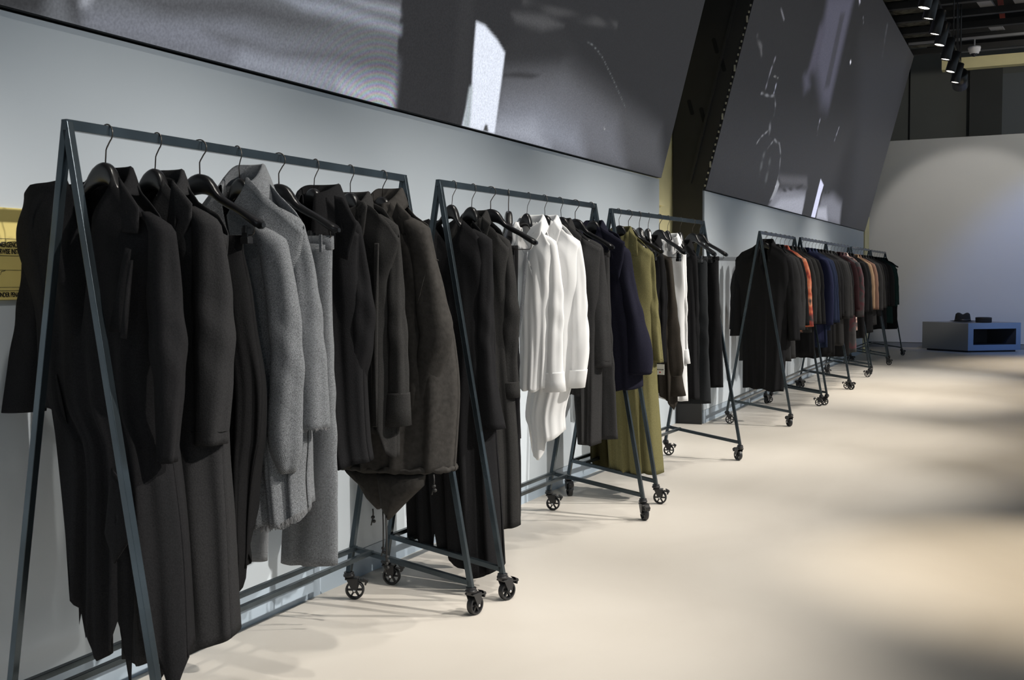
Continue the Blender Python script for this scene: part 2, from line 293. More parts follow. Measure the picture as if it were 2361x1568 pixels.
def paint(layers, y0, y1, h0, h1, ny, nh, base):
    Yg, Hg = np.meshgrid(np.linspace(y0, y1, ny), np.linspace(h0, h1, nh)); img = np.tile(np.array(base), (nh, ny, 1)).astype(float)
    for kind, pts, c, s in layers:
        P = np.array(pts); n = len(P); D = np.full(Yg.shape, 1e9); inside = np.zeros(Yg.shape, bool)
        for i in range(n if kind == 'p' else n - 1):
            a, b = P[i], P[(i+1) % n]; d = b - a; t = np.clip(((Yg - a[0])*d[0] + (Hg - a[1])*d[1])/max(d @ d, 1e-9), 0, 1)
            D = np.minimum(D, np.hypot(Yg - a[0] - t*d[0], Hg - a[1] - t*d[1]))
            if kind == 'p':
                cr = (a[1] > Hg) != (b[1] > Hg); xi = a[0] + (Hg - a[1])*d[0]/(d[1] if abs(d[1]) > 1e-9 else 1e-9); inside ^= cr & (Yg < xi)
        if kind == 'p': sd = np.where(inside, -D, D); m_ = np.clip(.5 - sd/(2*s), 0, 1)
        else: m_ = np.exp(-1.1*(D/s)**2)*(.62 + .38*np.sin(9*Yg/s*.05 + 13*Hg + 2*np.sin(31*Hg)))
        m_ = (m_*m_*(3 - 2*m_))[..., None]; img = img*(1 - m_) + np.array(c)*m_
    return Yg, Hg, img
def screen_material(name, grain):
    m, nt, b = nodes(name); b.inputs['Base Color'].default_value = (.006, .006, .0065, 1); b.inputs['Roughness'].default_value = .5; b.inputs['Specular IOR Level'].default_value = .15
    at = N(nt, 'ShaderNodeVertexColor'); at.layer_name = 'picture'
    tc = N(nt, 'ShaderNodeTexCoord'); no = N(nt, 'ShaderNodeTexNoise'); no.inputs['Scale'].default_value = grain; no.inputs['Detail'].default_value = 1
    nt.links.new(tc.outputs['Object'], no.inputs['Vector'])
    mr = N(nt, 'ShaderNodeMapRange'); mr.inputs['From Min'].default_value = .25; mr.inputs['From Max'].default_value = .75; mr.inputs['To Min'].default_value = .84; mr.inputs['To Max'].default_value = 1.16
    nt.links.new(no.outputs['Fac'], mr.inputs['Value'])
    vm = N(nt, 'ShaderNodeVectorMath', op='SCALE'); nt.links.new(at.outputs['Color'], vm.inputs[0]); nt.links.new(mr.outputs[0], vm.inputs['Scale'])
    nt.links.new(vm.outputs[0], b.inputs['Emission Color']); b.inputs['Emission Strength'].default_value = 1.0
screen_material('led_near', 110); screen_material('led_far', 60)
NS = math.sqrt(1 + TILT*TILT)
def led_screen(label, y0, y1, length, layers, m, ny, nh, base, ya=None, moire=False):
    root = thing('led_screen', (XW + .02, (y0 + y1)/2, 1.945), label, 'screen')
    ya = y0 if ya is None else ya; hp = 1.6 if ya != y0 else length
    def W(y, h, d=0.0): return Vector((TILT*h/NS - d/NS, y - root.location.y, h/NS + d*TILT/NS))
    Yg, Hg, img = paint(layers, ya, y1, 0, hp, ny, nh, base)
    if moire:   # coloured interference of the diode grid
        w = np.exp(-(((Yg - 3.93)/.42)**2 + ((Hg - .05)/.26)**2))*(img.mean(2) > .1); r_ = np.hypot((Yg - 3.86)*1.0, (Hg + .1)*1.25)
        ph = 2*math.pi*r_/.034
        for k in range(3): img[..., k] *= 1 + .22*w*np.sin(ph + k*2.1)
    mb = MB(); mb.grid([[W(Yg[i, j], Hg[i, j]) for j in range(ny)] for i in range(nh)], smooth=False)
    if ya != y0:  # the stretch beside the frame of the photograph carries on in the same plane
        mb2 = MB(); mb2.grid([[W(y, h) for y in (y0, ya)] for h in (0, length)]); mb2.grid([[W(y, h) for y in (ya, y1)] for h in (hp, length)])
    o = mb.build('display', MATS[m], root); ca = o.data.color_attributes.new('picture', 'FLOAT_COLOR', 'POINT')
    ca.data.foreach_set('color', np.concatenate([img, np.ones(img.shape[:2] + (1,))], 2).astype(np.float32).ravel())
    if ya != y0:
        o2 = mb2.build('dim_display', MATS[m], root); ca = o2.data.color_attributes.new('picture', 'FLOAT_COLOR', 'POINT')
        ca.data.foreach_set('color', np.tile(np.array([*base, 1], np.float32), 8))
    hb = MB(); d0, d1 = .004, .07
    v = [W(y, h, d) for d in (d0, d1) for y in (y0, y1) for h in (0, length)]
    hb.add(v, [(0,1,3,2),(4,6,7,5),(0,4,5,1),(2,3,7,6),(0,2,6,4),(1,5,7,3)], smooth=False); hb.build('housing', MATS['black_plate'], root)
    lip = MB(); lip.bar(W(y0, -.003, .02), W(y1, -.003, .02), .03, .006, up=(0, 0, 1)); lip.build('lower_edge', MATS['black_plastic'], root)
    return root, W
led_screen('nearer large LED screen leaning over the first racks, showing a white doorway', -1.0, 7.622, 2.77, SCREEN_ONE, 'led_near', 640, 170, (.028, .028, .030), ya=1.7, moire=True)
root, W = led_screen('farther large LED screen leaning over the far racks, showing faint figures', 8.801, 18.085, 2.77, SCREEN_TWO, 'led_far', 560, 260, (.024, .024, .026))
h = .02; k = 0
while h < 2.7:
    big = k % 7 == 3; L_ = .055 if big else .018; c = W(8.794, h + L_/2, .012)
    m = MB(); m.box((0, 0, 0), (.012, .012 if not big else .02, L_*.9)); o = m.build('module_connector', MATS['module_edge'], root); o.location = c; h += L_ + (.035 if not big else .02); k += 1

# ------------------------------------------------------------------ ceiling: joists, boards, pipes, rails
def beam(name, label, cat, a, b, w, h, m, group=None, up=(0, 0, 1)):
    mb = MB(); c = (Vector(a) + Vector(b))/2; mb.bar(Vector(a) - c, Vector(b) - c, w, h, up); o = mb.build(name, MATS[m]); o.location = c; return tag(o, label, cat, group)
for i in range(7):
    y = 13.55 + i*.80
    beam('ceiling_joist', 'black steel joist crossing under the ceiling above the far screen', 'beam', (-.35, y, 4.735), (6.5, y, 4.735), .10, .085, 'beam_black', 'black joists under the ceiling')
for i in range(6):
    y = 13.95 + i*.80; mb = MB(); mb.box((0, 0, 0), (1.0, .62, .05)); o = mb.build('ceiling_board', MATS['wood_wool'], bevel=.004); o.location = (.07, y, 4.81)
    tag(o, 'mottled grey brown board between joists behind the far screen', 'board', 'mottled boards between the joists')
beam('sprinkler_pipe', 'red pipe high above the black ceiling joists', 'pipe', (.9, 17.6, 5.35), (6.5, 17.1, 5.35), .09, .09, 'pipe_red')
beam('branch_pipe', 'short red pipe joining the long red ceiling pipe', 'pipe', (1.45, 16.0, 5.2), (1.45, 18.8, 5.2), .07, .07, 'pipe_red')
for i, (x, y, l) in enumerate(((1.30, 15.5, 'grey flat duct strip beside the red ceiling pipe, nearer the lights'), (1.72, 15.5, 'grey flat duct strip farther out from the row of lights'), (1.36, 16.9, 'grey flat duct strip between the last two black joists'), (2.1, 17.0, 'grey flat duct strip near the edge of the dark ceiling'))):
    beam('duct_strip', l, 'duct', (x, y, 4.795), (x + .08, y + .82, 4.795), .17, .03, 'duct_grey')
beam('light_rail', 'thin pale metal rail hung across under the joists', 'rail', (.22, 17.30, 4.665), (1.78, 17.30, 4.665), .03, .03, 'duct_grey')
beam('yellow_beam', 'long yellow girder crossing the hall above the back wall', 'beam', (.50, 19.86, 4.76), (6.5, 19.86, 4.76), .22, .18, 'yellow_paint')
beam('yellow_beam', 'pale flat grey trunking above the yellow girder', 'duct', (.42, 20.6, 5.16), (3.3, 20.6, 5.16), .2, .12, 'duct_grey').name = 'cable_trunking'
beam('black_girder', 'broad black girder behind the row of ceiling lights', 'beam', (.35, 18.9, 4.98), (6.5, 18.9, 4.98), .25, .26, 'beam_black')
# dome camera
dc = thing('dome_camera', (1.11, 17.55, 4.50), 'small white dome camera hanging under the dark ceiling', 'camera')
m = MB(); m.lathe([(0, .194), (.012, .194), (.012, .09), (.085, .088), (.09, .06), (.085, .055), (.082, .02), (.068, .015), (.066, -.01), (.05, -.014), (0, -.014)], n=24); m.build('housing', MATS['camera_white'], dc)
m = MB(); m.lathe([(.045, -.012), (.042, -.035), (.028, -.052), (0, -.06)], n=20); m.build('lens_dome', MATS['dome_glass'], dc)

# ------------------------------------------------------------------ spotlights on their track
tr = thing('light_track', (TRACK_X, 7, TRACK_Z + .33), 'long black lighting track hung from the ceiling', 'track')
m = MB(); m.box((0, 0, 0), (.045, 17.2, .05)); m.build('rail', MATS['black_plastic'], tr, bevel=.004)
for y in (-5.5, -.5, 4, 7.4, 8.0, 8.25):
    m = MB(); m.tube([(0, y, .02), (0, y, 1.40)], .007); m.build('hanging_rod', MATS['black_plastic'], tr)
def spotlight(y, tgt, label, group):
    root = thing('spotlight', (TRACK_X, y, TRACK_Z + .305), label, 'lamp', group)
    d = (Vector(tgt) - root.location).normalized(); q = d.to_track_quat('-Z', 'Y').to_matrix().to_4x4(); M = Matrix.Translation((0, 0, -.15)) @ q
    m = MB(); m.tube([(0, 0, 0), (0, 0, -.07)], .02, 12); m.box((0, 0, -.012), (.05, .16, .035)); m.build('adapter', MATS['black_plastic'], root)
    m = MB(); m.lathe([(0, .13), (.05, .13), (.057, .122), (.060, -.12), (.056, -.125), (.050, -.10), (.046, -.075), (0, -.07)], n=28, M=M); m.build('lamp_body', MATS['black_plastic'], root)
    m = MB(); m.lathe([(0, -.112), (.053, -.112)], n=28, M=M); m.build('lens', MATS['lamp_lens'], root)
    L = bpy.data.lights.new('spot_beam', 'SPOT'); L.energy = SPOT_POWER; L.color = SPOT_COLOR; L.spot_size = R_(66); L.spot_blend = 1.0; L.shadow_soft_size = .05
    lo = link('spot_beam', L, root); lo.matrix_local = M @ Matrix.Translation((0, 0, -.14))
rl = random.Random(3)
for i, y in enumerate(SPOT_Y):
    spotlight(y, (.08 + rl.uniform(-.1, .1), y - .2 + rl.uniform(-.3, .3), .0), 'black cylindrical spotlight on the ceiling track aimed at the racks', 'spotlights on the ceiling track')
def fixture_light(name, label, kind, loc, tgt, power, color, size, blend=.6, soft=.08):
    root = thing(name, loc, label, 'lamp'); d = (Vector(tgt) - root.location).normalized(); M = d.to_track_quat('-Z', 'Y').to_matrix().to_4x4()
    m = MB(); m.lathe([(0, .16), (.08, .16), (.1, .14), (.1, -.12), (.09, -.12), (.08, -.06), (0, -.05)], n=24, M=M); m.tube([(0, 0, .1), (0, 0, 5.75 - loc[2])], .012); m.build('lamp_body', MATS['black_plastic'], root)
    m = MB(); m.lathe([(0, -.09), (.085, -.09)], n=24, M=M); m.build('lens', MATS.get(name + '_lens') or emit(name + '_lens', color, 6), root)
    L = bpy.data.lights.new(name + '_beam', kind); L.energy = power; L.color = color; L.spot_size = R_(size); L.spot_blend = blend; L.shadow_soft_size = soft
    lo = link(name + '_beam', L, root); lo.matrix_local = M @ Matrix.Translation((0, 0, -.16))
fixture_light('blue_fill_light', 'added blue fill lamp hung from the ceiling by the back corner', 'SPOT', (3.9, 16.0, 4.6), (2.6, 19.8, .8), BLUE_POWER, (.16, .36, 1.0), 52)  # added lamp, stands in for blue light from an unseen source
for x, y in ((2.25, 5.0), (2.3, 8.5), (1.7, 12.4), (2.7, 16.6)):  # the last one, by the back wall, is added to lift the far floor
    fixture_light('aisle_light', 'black ceiling downlight over the aisle' + {5.0: ' beside the second rack', 8.5: ' beside the third rack', 12.4: ' beside the fifth rack', 16.6: ' at the back, added to brighten the floor'}[y], 'SPOT', (x, y, 4.4), (x - .05, y - .1, 0), AISLE_POWER*(2.3 if y < 6 else .8 if y < 10 else 1.3 if y < 14 else 2.0), (1.0, .86, .66), 36 if y < 6 else 60, 1.0)
for i, y in enumerate(SIDE_Y):
    fixture_light('side_spotlight', 'black ceiling spotlight across the aisle aimed at the ' + ('nearest rack', 'first two racks', 'second rack', 'third rack', 'gap between the screens', 'fifth rack', 'last racks')[i], 'SPOT', (4.3, y, 3.7), (.0, y - 1.1, .35), SIDE_POWER*(1 if y < 7.5 else 1.05 if y < 10 else .75), (1.0, .95, .88), 42, 1.0, .03)
fixture_light('front_spotlight', 'black ceiling spotlight aimed along the racks from beyond the nearest one', 'SPOT', (3.0, -3.2, 3.8), (.2, 3.2, .35), 60, (1.0, .96, .9), 23, .6, .05)
fixture_light('wall_washer', 'black ceiling spotlight throwing a round pool on the back wall', 'SPOT', (TRACK_X, 15.75, 3.82), (.95, 19.8, 1.75), 150, (1.0, .93, .84), 46, .3)
fixture_light('upper_fill_light', 'added black fill lamp brightening the yellow girder and the dark rear wall', 'SPOT', (3.4, 16.2, 4.0), (1.4, 20.6, 4.9), 130, (1.0, .95, .85), 100, .9)  # added uplight, brightens the girder, joists and rear wall

# ------------------------------------------------------------------ plinth with hats by the back wall
pr = thing('display_plinth', (1.031, 18.75, 0), 'low grey display plinth by the back wall, blue light coloured into its open front', 'plinth')
A, B, H0, H1 = Vector((-.73, .50, 0)), Vector((.755, .52, 0)), .03, .47
def PB(a, b, z): return A*a + B*b + Vector((0, 0, z))
m = MB(); m.add([PB(a, b, z) for a, b in ((0,0),(0,1),(1,1),(1,0)) for z in (H0, H1)], [(0,6,7,1),(6,4,5,7),(4,2,3,5),(1,7,5,3),(0,2,4,6)], smooth=False)
m.build('carcass', MATS['plinth_paint'], pr)
m = MB(); e = .0
fr = [(0, H0), (1, H0), (1, H1), (0, H1)]; ir = [(.10, .12), (.91, .12), (.91, .375), (.10, .375)]
v = [PB(-.001, b, z) for b, z in fr] + [PB(-.001, b, z) for b, z in ir] + [PB(.6, b, z) for b, z in ir]
m.add(v, [(0,1,5,4),(1,2,6,5),(2,3,7,6),(3,0,4,7)] , smooth=False); m.build('front_frame', MATS['plinth_blue_lit'], pr)  # blue light falling on this face is put into its colour
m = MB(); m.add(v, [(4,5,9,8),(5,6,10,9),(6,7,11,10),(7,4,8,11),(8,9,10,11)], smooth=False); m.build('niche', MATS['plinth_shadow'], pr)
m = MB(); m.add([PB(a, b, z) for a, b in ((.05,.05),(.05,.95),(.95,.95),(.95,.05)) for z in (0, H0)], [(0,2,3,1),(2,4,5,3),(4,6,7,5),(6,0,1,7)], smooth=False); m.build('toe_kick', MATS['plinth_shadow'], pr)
hat = thing('felt_hat', (.925, 19.15, H1), 'black felt hat with a creased crown on the grey plinth', 'hat')
P = []
for r, z in ((0, .012), (.12, .012), (.175, .02), (.178, .024), (.12, .018), (.112, .03), (.105, .09), (.098, .135), (.075, .155), (.04, .14), (0, .125)):
    P.append([(r*1.1*math.cos(a), r*.95*math.sin(a), z + (0 if z < .1 else -.028*math.exp(-(r*math.cos(a)/.03)**2))) for a in [2*math.pi*k/40 for k in range(40)]])
m = MB(); m.grid(P, closed=True); m.build('crown_and_brim', MATS['hat_felt'], hat)
m = MB(); m.lathe([(.114, .026), (.116, .028), (.112, .052), (.108, .052)], n=40); o = m.build('hat_band', MATS['black_plastic'], hat); o.scale = (1.1, .95, 1)
hat2 = thing('pillbox_hat', (1.24, 19.10, H1), 'black round flat topped hat beside the creased felt hat', 'hat')
m = MB(); m.lathe([(0, 0), (.118, 0), (.122, .01), (.121, .075), (.115, .085), (0, .088)], n=40); m.build('crown', MATS['hat_felt'], hat2)
m = MB(); m.lathe([(.123, .066), (.126, .068), (.126, .078), (.122, .08)], n=40); m.build('trim_band', MATS['black_plastic'], hat2)

# ------------------------------------------------------------------ yellow notice behind the first rack
sg = thing('notice_board', (XW, 1.9, 1.171), 'yellow printed emergency notice on the wall behind the first rack', 'sign')
m = MB(); m.box((.004, .0, .123), (.008, .62, .246)); m.build('sheet', MATS['sign_yellow'], sg, bevel=.001)
def letters(body, y_left, z, size, name='lettering', mat_='sign_ink', parent=sg, rot=None, x=.0085, align='LEFT', sx=.62):
    cu = bpy.data.curves.new('tmp', 'FONT'); cu.body = body; cu.size = size; cu.align_x = align; cu.extrude = .0003; cu.offset = size*.02
    t = bpy.data.objects.new('tmp', cu); COL.objects.link(t); bpy.context.view_layer.update()
    me = bpy.data.meshes.new_from_object(t.evaluated_get(bpy.context.evaluated_depsgraph_get())); bpy.data.objects.remove(t)
    me.materials.clear(); me.materials.append(MATS[mat_]); o = link(name, me, parent)
    o.matrix_local = Matrix(((0, 0, 1, x), (1, 0, 0, y_left), (0, 1, 0, z), (0, 0, 0, 1))) @ Matrix.Diagonal((sx, 1, 1, 1)); return o
letters('IN CASE OF EMERGENCY', .1735, .141, .0195, align='RIGHT')
letters('UNLESS OTHERWISE INSTRUCTED', .2155, .1235, .0185, align='RIGHT')
letters('UNDER PENALTY', .186, .0085, .0175, align='RIGHT')
m = MB()
for z in (.163, .118, .080, .034, .025, .0):
    m.box((.0083, 0, z), (.0006, .615, .0012 if z in (.163, .118, .025) else .0007))
m.tube([(.0085, .126, .080), (.0085, .126, .078), (.0085, .115, .077), (.0085, .111, .068), (.0085, .100, .066)], .0006, 5)
m.build('ruled_lines', MATS['sign_ink'], sg)
# ------------------------------------------------------------------ clothes racks
RH, RL = 1.6, 1.551
RACKS = [(-.0793, 1.8749, .0146), (-.0798, 3.6476, -.0194), (-.1090, 5.5975, -.0493), (-.0611, 8.935, .0151),
         (-.0491, 10.575, .0140), (-.0876, 12.2106, -.0054), (-.1153, 14.2029, -.0076), (-.1381, 16.1948, -.0084)]
def make_caster():
    f = MB(); f.lathe([(0, .105), (.019, .105), (.019, .096), (.022, .095), (.022, .088), (.017, .086), (.015, .078), (0, .078)], n=18)
    f.box((.012, 0, .080), (.05, .040, .006))
    for s in (-1, 1):
        f.prism([(-.008, .080), (.036, .080), (.036, .052), (.030, .030), (.016, .030)], .003, lambda a, b, d, s=s: (a, s*.0175 + d*s, b))
    root = f.build('caster', MATS['black_plastic'], None, bevel=.0008)
    w = MB(); c = (.022, 0, .036)
    w.lathe([(.029, -.011), (.034, -.012), (.036, -.008), (.036, .008), (.034, .012), (.029, .011), (.0275, .006), (.0275, -.006), (.029, -.011)], c=c, axis='y', n=32)
    w.lathe([(0, -.014), (.009, -.014), (.010, 0), (.009, .014), (0, .014)], c=c, axis='y', n=16)
    for k in range(6):
        M = Matrix.Translation(c) @ Matrix.Rotation(k*math.pi/3, 4, 'Y'); w.box((.0185, 0, 0), (.021, .011, .0065), M)
    wh = w.build('wheel', MATS['rubber'], root)
    b = MB()
    for s in (-1, 1): b.lathe([(0, s*.0225), (.0045, s*.0225), (.005, s*.021), (.005, s*.018)], c=c, axis='y', n=12)
    b.build('axle_bolt', MATS['bolt_steel'], root)
    l = MB(); l.box((.046, 0, .077), (.034, .026, .005), Matrix.Rotation(R_(8), 4, 'Y')); l.prism([(.052, .084), (.072, .074), (.066, .054), (.060, .056), (.062, .070)], .026, lambda a, b_, d: (a, d - .013, b_))
    l.build('brake_pedal', MATS['black_plastic'], root, bevel=.001)
    return root
caster0 = make_caster()
CW = .262                                    # half spread of the legs at the casters
def leg_u(z): return CW*(RH - .01 - z)/(RH - .01 - .105)
def make_rack():
    root = thing('clothes_rack', (0, 0, 0), 'rack', 'clothes rack', 'blue black steel clothes racks')
    T_ = .019
    m = MB(); m.bar((0, -.01, RH - .0125), (0, RL + .01, RH - .0125), .018, .025, up=(0, 0, 1)); m.build('top_rail', MATS['steel'], root, bevel=.0012)
    for y in (0, RL):
        for s in (-1, 1):
            m = MB(); m.bar((0, y, RH - .006), (s*leg_u(.105), y, .103), T_, T_); m.build('leg', MATS['steel'], root, bevel=.0012)
        m = MB(); m.bar((-leg_u(.198), y, .198), (leg_u(.125), y, .122), T_, T_); m.build('cross_bar', MATS['steel'], root, bevel=.0012)
    for u, z in ((-leg_u(.205) + .012, .200), (-leg_u(.198) + .085, .190)):
        m = MB(); m.bar((u, -.005, z), (u, RL + .005, z), T_*.9, T_*.9, up=(0, 0, 1)); m.build('shelf_rail', MATS['steel'], root, bevel=.0012)
    return root
rack_where = ['nearest, with black coats and a grey coat', 'second from the front, with two white shirts', 'third from the front, with an olive coat',
              'fourth, begun by a long black overcoat', 'fifth, with navy garments', 'sixth, with a plum patterned dress', 'seventh, with rust and tan tops', 'last, nearest the back wall']
swivel = random.Random(11); rk0 = make_rack(); RACK_OBJ = []
for i, (x, y, rot) in enumerate(RACKS):
    o = rk0 if i == 0 else copy_tree(rk0)
    o.location = (x, y, 0); o.rotation_euler = (0, 0, rot); o['label'] = 'steel A-frame clothes rack on casters, ' + rack_where[i]; RACK_OBJ.append(o)
SW = {(0, 1, -1): 25, (0, 1, 1): 78, (1, 0, -1): 15, (1, 0, 1): 70, (1, 1, -1): 12, (1, 1, 1): -50, (2, 0, -1): -50, (2, 0, 1): 10, (2, 1, -1): 12, (2, 1, 1): 140, (3, 0, -1): 10, (3, 0, 1): 130}
first = True
for i, o in enumerate(RACK_OBJ):
    for e in (0, 1):
        for s in (-1, 1):
            if first: c = caster0; c.parent = o; first = False
            else: c = copy_tree(caster0, o)
            c.location = (s*leg_u(.105), e*RL, 0); c.rotation_euler = (0, 0, R_(SW.get((i, e, s), swivel.uniform(-180, 180))))

# ------------------------------------------------------------------ hangers
HPROF = [(0, 0), (.08, -.003), (.15, -.011), (.21, -.025), (.26, -.044), (.33, -.061), (.45, -.076), (.6, -.092), (.85, -.120), (.96, -.132), (1, -.140)]
def hanger_shapes():
    body = MB(); P = []; n = 36
    for i in range(n + 1):
        s = -1 + 2*i/n; a = abs(s); u = .213*s
        zt = lerp_tab(HPROF, a)[0]
        zb = lerp_tab([(0, -.056), (.1, -.058), (.2, -.066), (.30, -.082), (.40, -.094), (.6, -.114), (.85, -.146), (.96, -.158), (1, -.152)], a)[0]
        hy = lerp_tab([(0, .016), (.22, .016), (.35, .013), (.6, .016), (.85, .023), (.96, .021), (1, .010)], a)[0]
        yc = -.026*a**1.8; h = (zt - zb)/2; zc = (zt + zb)/2; row = []
        for k in range(14):
            t = 2*math.pi*k/14; ct, st = math.cos(t), math.sin(t); q = .55
            row.append((u, yc + hy*math.copysign(abs(ct)**q, ct), zc + h*math.copysign(abs(st)**.8, st)))
        P.append(row)
    b = len(body.v); body.grid(P, closed=True); body.f += [tuple(range(b, b + 14)), tuple(range(b + n*14 + 13, b + n*14 - 1, -1))]; body.sm += [False, False]
    hook = MB(); r = .0225; pts = [(0, 0, -.004), (0, 0, .030), (.003, 0, .036)]
    zc = .088 + .0042 - r                    # ring hugs the rail; z=0 is the top of the wooden body
    for k in range(15):
        t = R_(-52 + k*(222/14)); pts.append((r*math.cos(t)*1.02, 0, zc + r*math.sin(t)))
    hook.tube(pts, .0019, 8)
    bar = MB(); pts = [(-.19, -.038, -.135), (-.19, -.036, -.166), (-.182, -.034, -.172), (0, -.02, -.172), (.182, -.034, -.172), (.19, -.036, -.166), (.19, -.038, -.135)]
    bar.tube(pts, .0017, 8)
    clip = MB(); clip.box((0, 0, .012), (.020, .022, .030)); clip.box((0, 0, -.008), (.024, .026, .018)); clip.box((0, -.012, .020), (.014, .006, .022), Matrix.Rotation(R_(-8), 4, 'X'))
    return body, hook, bar, clip
hb, hh, hbar, hclip = hanger_shapes()
def make_hanger(clips):
    r = thing('coat_hanger', (0, 0, 0), 'x', 'hanger')
    hb.build('hanger_body', MATS['hanger_black'], r); hh.build('hook', MATS['hook_metal'], r)
    if clips:
        b = hbar.build('clip_bar', MATS['hook_metal'], r)
        for s in (-1, 1): c = hclip.build('clip', MATS['black_plastic'], b, bevel=.002); c.location = (s*clips, -.026, -.178)
    return r
proto = {}
HZ = RH - .088                               # height of a hanger's wooden top
def hang(loc, yaw, clips, label, group, tilt=0.0, sx=1.0):
    key = clips
    if key not in proto: o = proto[key] = make_hanger(clips)
    else: o = copy_tree(proto[key])
    M = Matrix.Rotation(R_(yaw), 4, 'Z') @ Matrix.Rotation(tilt, 4, 'Y'); p = M @ Vector((0, 0, .088))   # swings about the hook
    o.location = (loc[0] - p.x, loc[1] - p.y, HZ + .088 - p.z); o.rotation_euler = (0, tilt, R_(yaw)); o.scale = (sx, 1, 1); tag(o, label, 'hanger', group); return o

# ------------------------------------------------------------------ garments.  Local axes: u (x) along the shoulders towards the room, y away from the camera, z up
def curve(tab, x):
    """smooth (monotone-ish) interpolation of (x, y) rows"""
    if x <= tab[0][0]: return tab[0][1]
    if x >= tab[-1][0]: return tab[-1][1]
    for p, q in zip(tab, tab[1:]):
        if x <= q[0]: return p[1] + (q[1] - p[1])*(x - p[0])/max(q[0] - p[0], 1e-9)
def rows_at(rows, z):
    """rows (z, left, right) with falling z -> left, right; Catmull-Rom eased"""
    if z >= rows[0][0]: return rows[0][1], rows[0][2]
    if z <= rows[-1][0]: return rows[-1][1], rows[-1][2]
    for i in range(len(rows) - 1):
        p, q = rows[i], rows[i+1]
        if z >= q[0]:
            t = (p[0] - z)/max(p[0] - q[0], 1e-9); a = rows[max(i-1, 0)]; d = rows[min(i+2, len(rows)-1)]; out = []
            for k in (1, 2):
                m0 = (q[k] - a[k])/max(a[0] - q[0], 1e-6)*(p[0] - q[0]); m1 = (d[k] - p[k])/max(p[0] - d[0], 1e-6)*(p[0] - q[0])
                t2, t3 = t*t, t*t*t; out.append((2*t3 - 3*t2 + 1)*p[k] + (t3 - 2*t2 + t)*m0 + (3*t2 - 2*t3)*q[k] + (t3 - t2)*m1)
            return out[0], out[1]
def body_mesh(g, rg, nc, nr):
    top, rows, hem = g['top'], g['rows'], sorted(g['hem']); b0, b1 = g.get('b', .06), g.get('bh', .07); nf, fa = g.get('nf', 4), g.get('fold', .012)
    neck = g.get('neck'); zh = sum(p[1] for p in hem)/len(hem); ph = [rg.uniform(0, 6.28) for _ in range(8)]; mb = MB(); tz = max(p[1] for p in top)
    L1, R1 = rows_at(rows, zh); ut0, ut1 = top[0][0], top[-1][0]
    for side in (-1, 1):                     # -1 front panel (towards the camera), 1 back panel
        P, UVs = [], []
        for i in range(nr + 1):
            t = i/nr; row, uvr = [], []
            for j in range(nc + 1):
                a = -1 + 2*j/nc; a = math.copysign(1 - (1 - abs(a))**1.25, a); uh = L1 + (R1 - L1)*(a + 1)/2; u0 = ut0 + (ut1 - ut0)*(a + 1)/2
                z0 = curve(top, u0); z1 = curve(hem, uh + side*g.get('kv', 0)*b1*(1 - abs(a)**2.6)**.55) + (.004*math.sin(9*a + ph[7]) if g.get('kind') != 'fit' else 0)
                if side < 0 and neck and neck[0] < u0 < neck[1]:
                    q = (u0 - neck[0])/(neck[1] - neck[0]); z0 -= neck[2]*(1 - abs(2*q - 1))**.8
                elif side > 0 and neck and neck[0] < u0 < neck[1]: z0 -= .012 + g.get('neckback', 0)*(1 - (2*(u0 - neck[0])/(neck[1] - neck[0]) - 1)**2)
                z = z0 + (z1 - z0)*t; L, R = rows_at(rows, z); hw = (R - L)/2; mid = (R + L)/2
                wtop = smooth(.0, .16, t*(z0 - z1)); ub = mid + a*hw; u = u0*(1 - wtop) + ub*wtop
                tt = min(1, max(0, (tz - z)/max(tz - zh, .1))); bb = (b0 + (b1 - b0)*tt); bb = max(bb*(.52 + .48*smooth(0, .10, z0 - z)), .036)
                if side < 0 and neck and neck[0] < u0 < neck[1]: bb = (b0 + (b1 - b0)*tt)*(.45 + .55*smooth(0, .11, z0 - z))
                v = side*bb*(1 - abs(a)**2.6)**.55 - .032*min(1, abs(u)/(.213*g.get('sx', 1)))**1.8*(1 - smooth(.05, .35, z0 - z))*(1 if 'collar' in g or g.get('rest') else 0)
                gz = fa*(smooth(.05, .9, tt))*(.55 + .45*tt)
                w1 = math.sin(math.pi*nf*a + ph[0] + .5*math.sin(3*z + ph[1]) + .35*side); w2 = math.sin(math.pi*nf*1.83*a + ph[2] + .8*math.sin(2.2*z + ph[3]))
                w3 = math.sin(7*z + 5*a + ph[4])*math.sin(4*a + 3*z + ph[5])
                v += gz*(.75*w1 + .45*w2) + .0035*w3*smooth(.02, .2, tt)
                u += gz*.35*math.sin(math.pi*nf*a + ph[6])*(1 - abs(a))
                row.append((u, v, z)); uvr.append((u + side*v*.5, z))
            P.append(row); UVs.append(uvr)
        mb.grid(P, uv=UVs, flip=side > 0)
    return mb
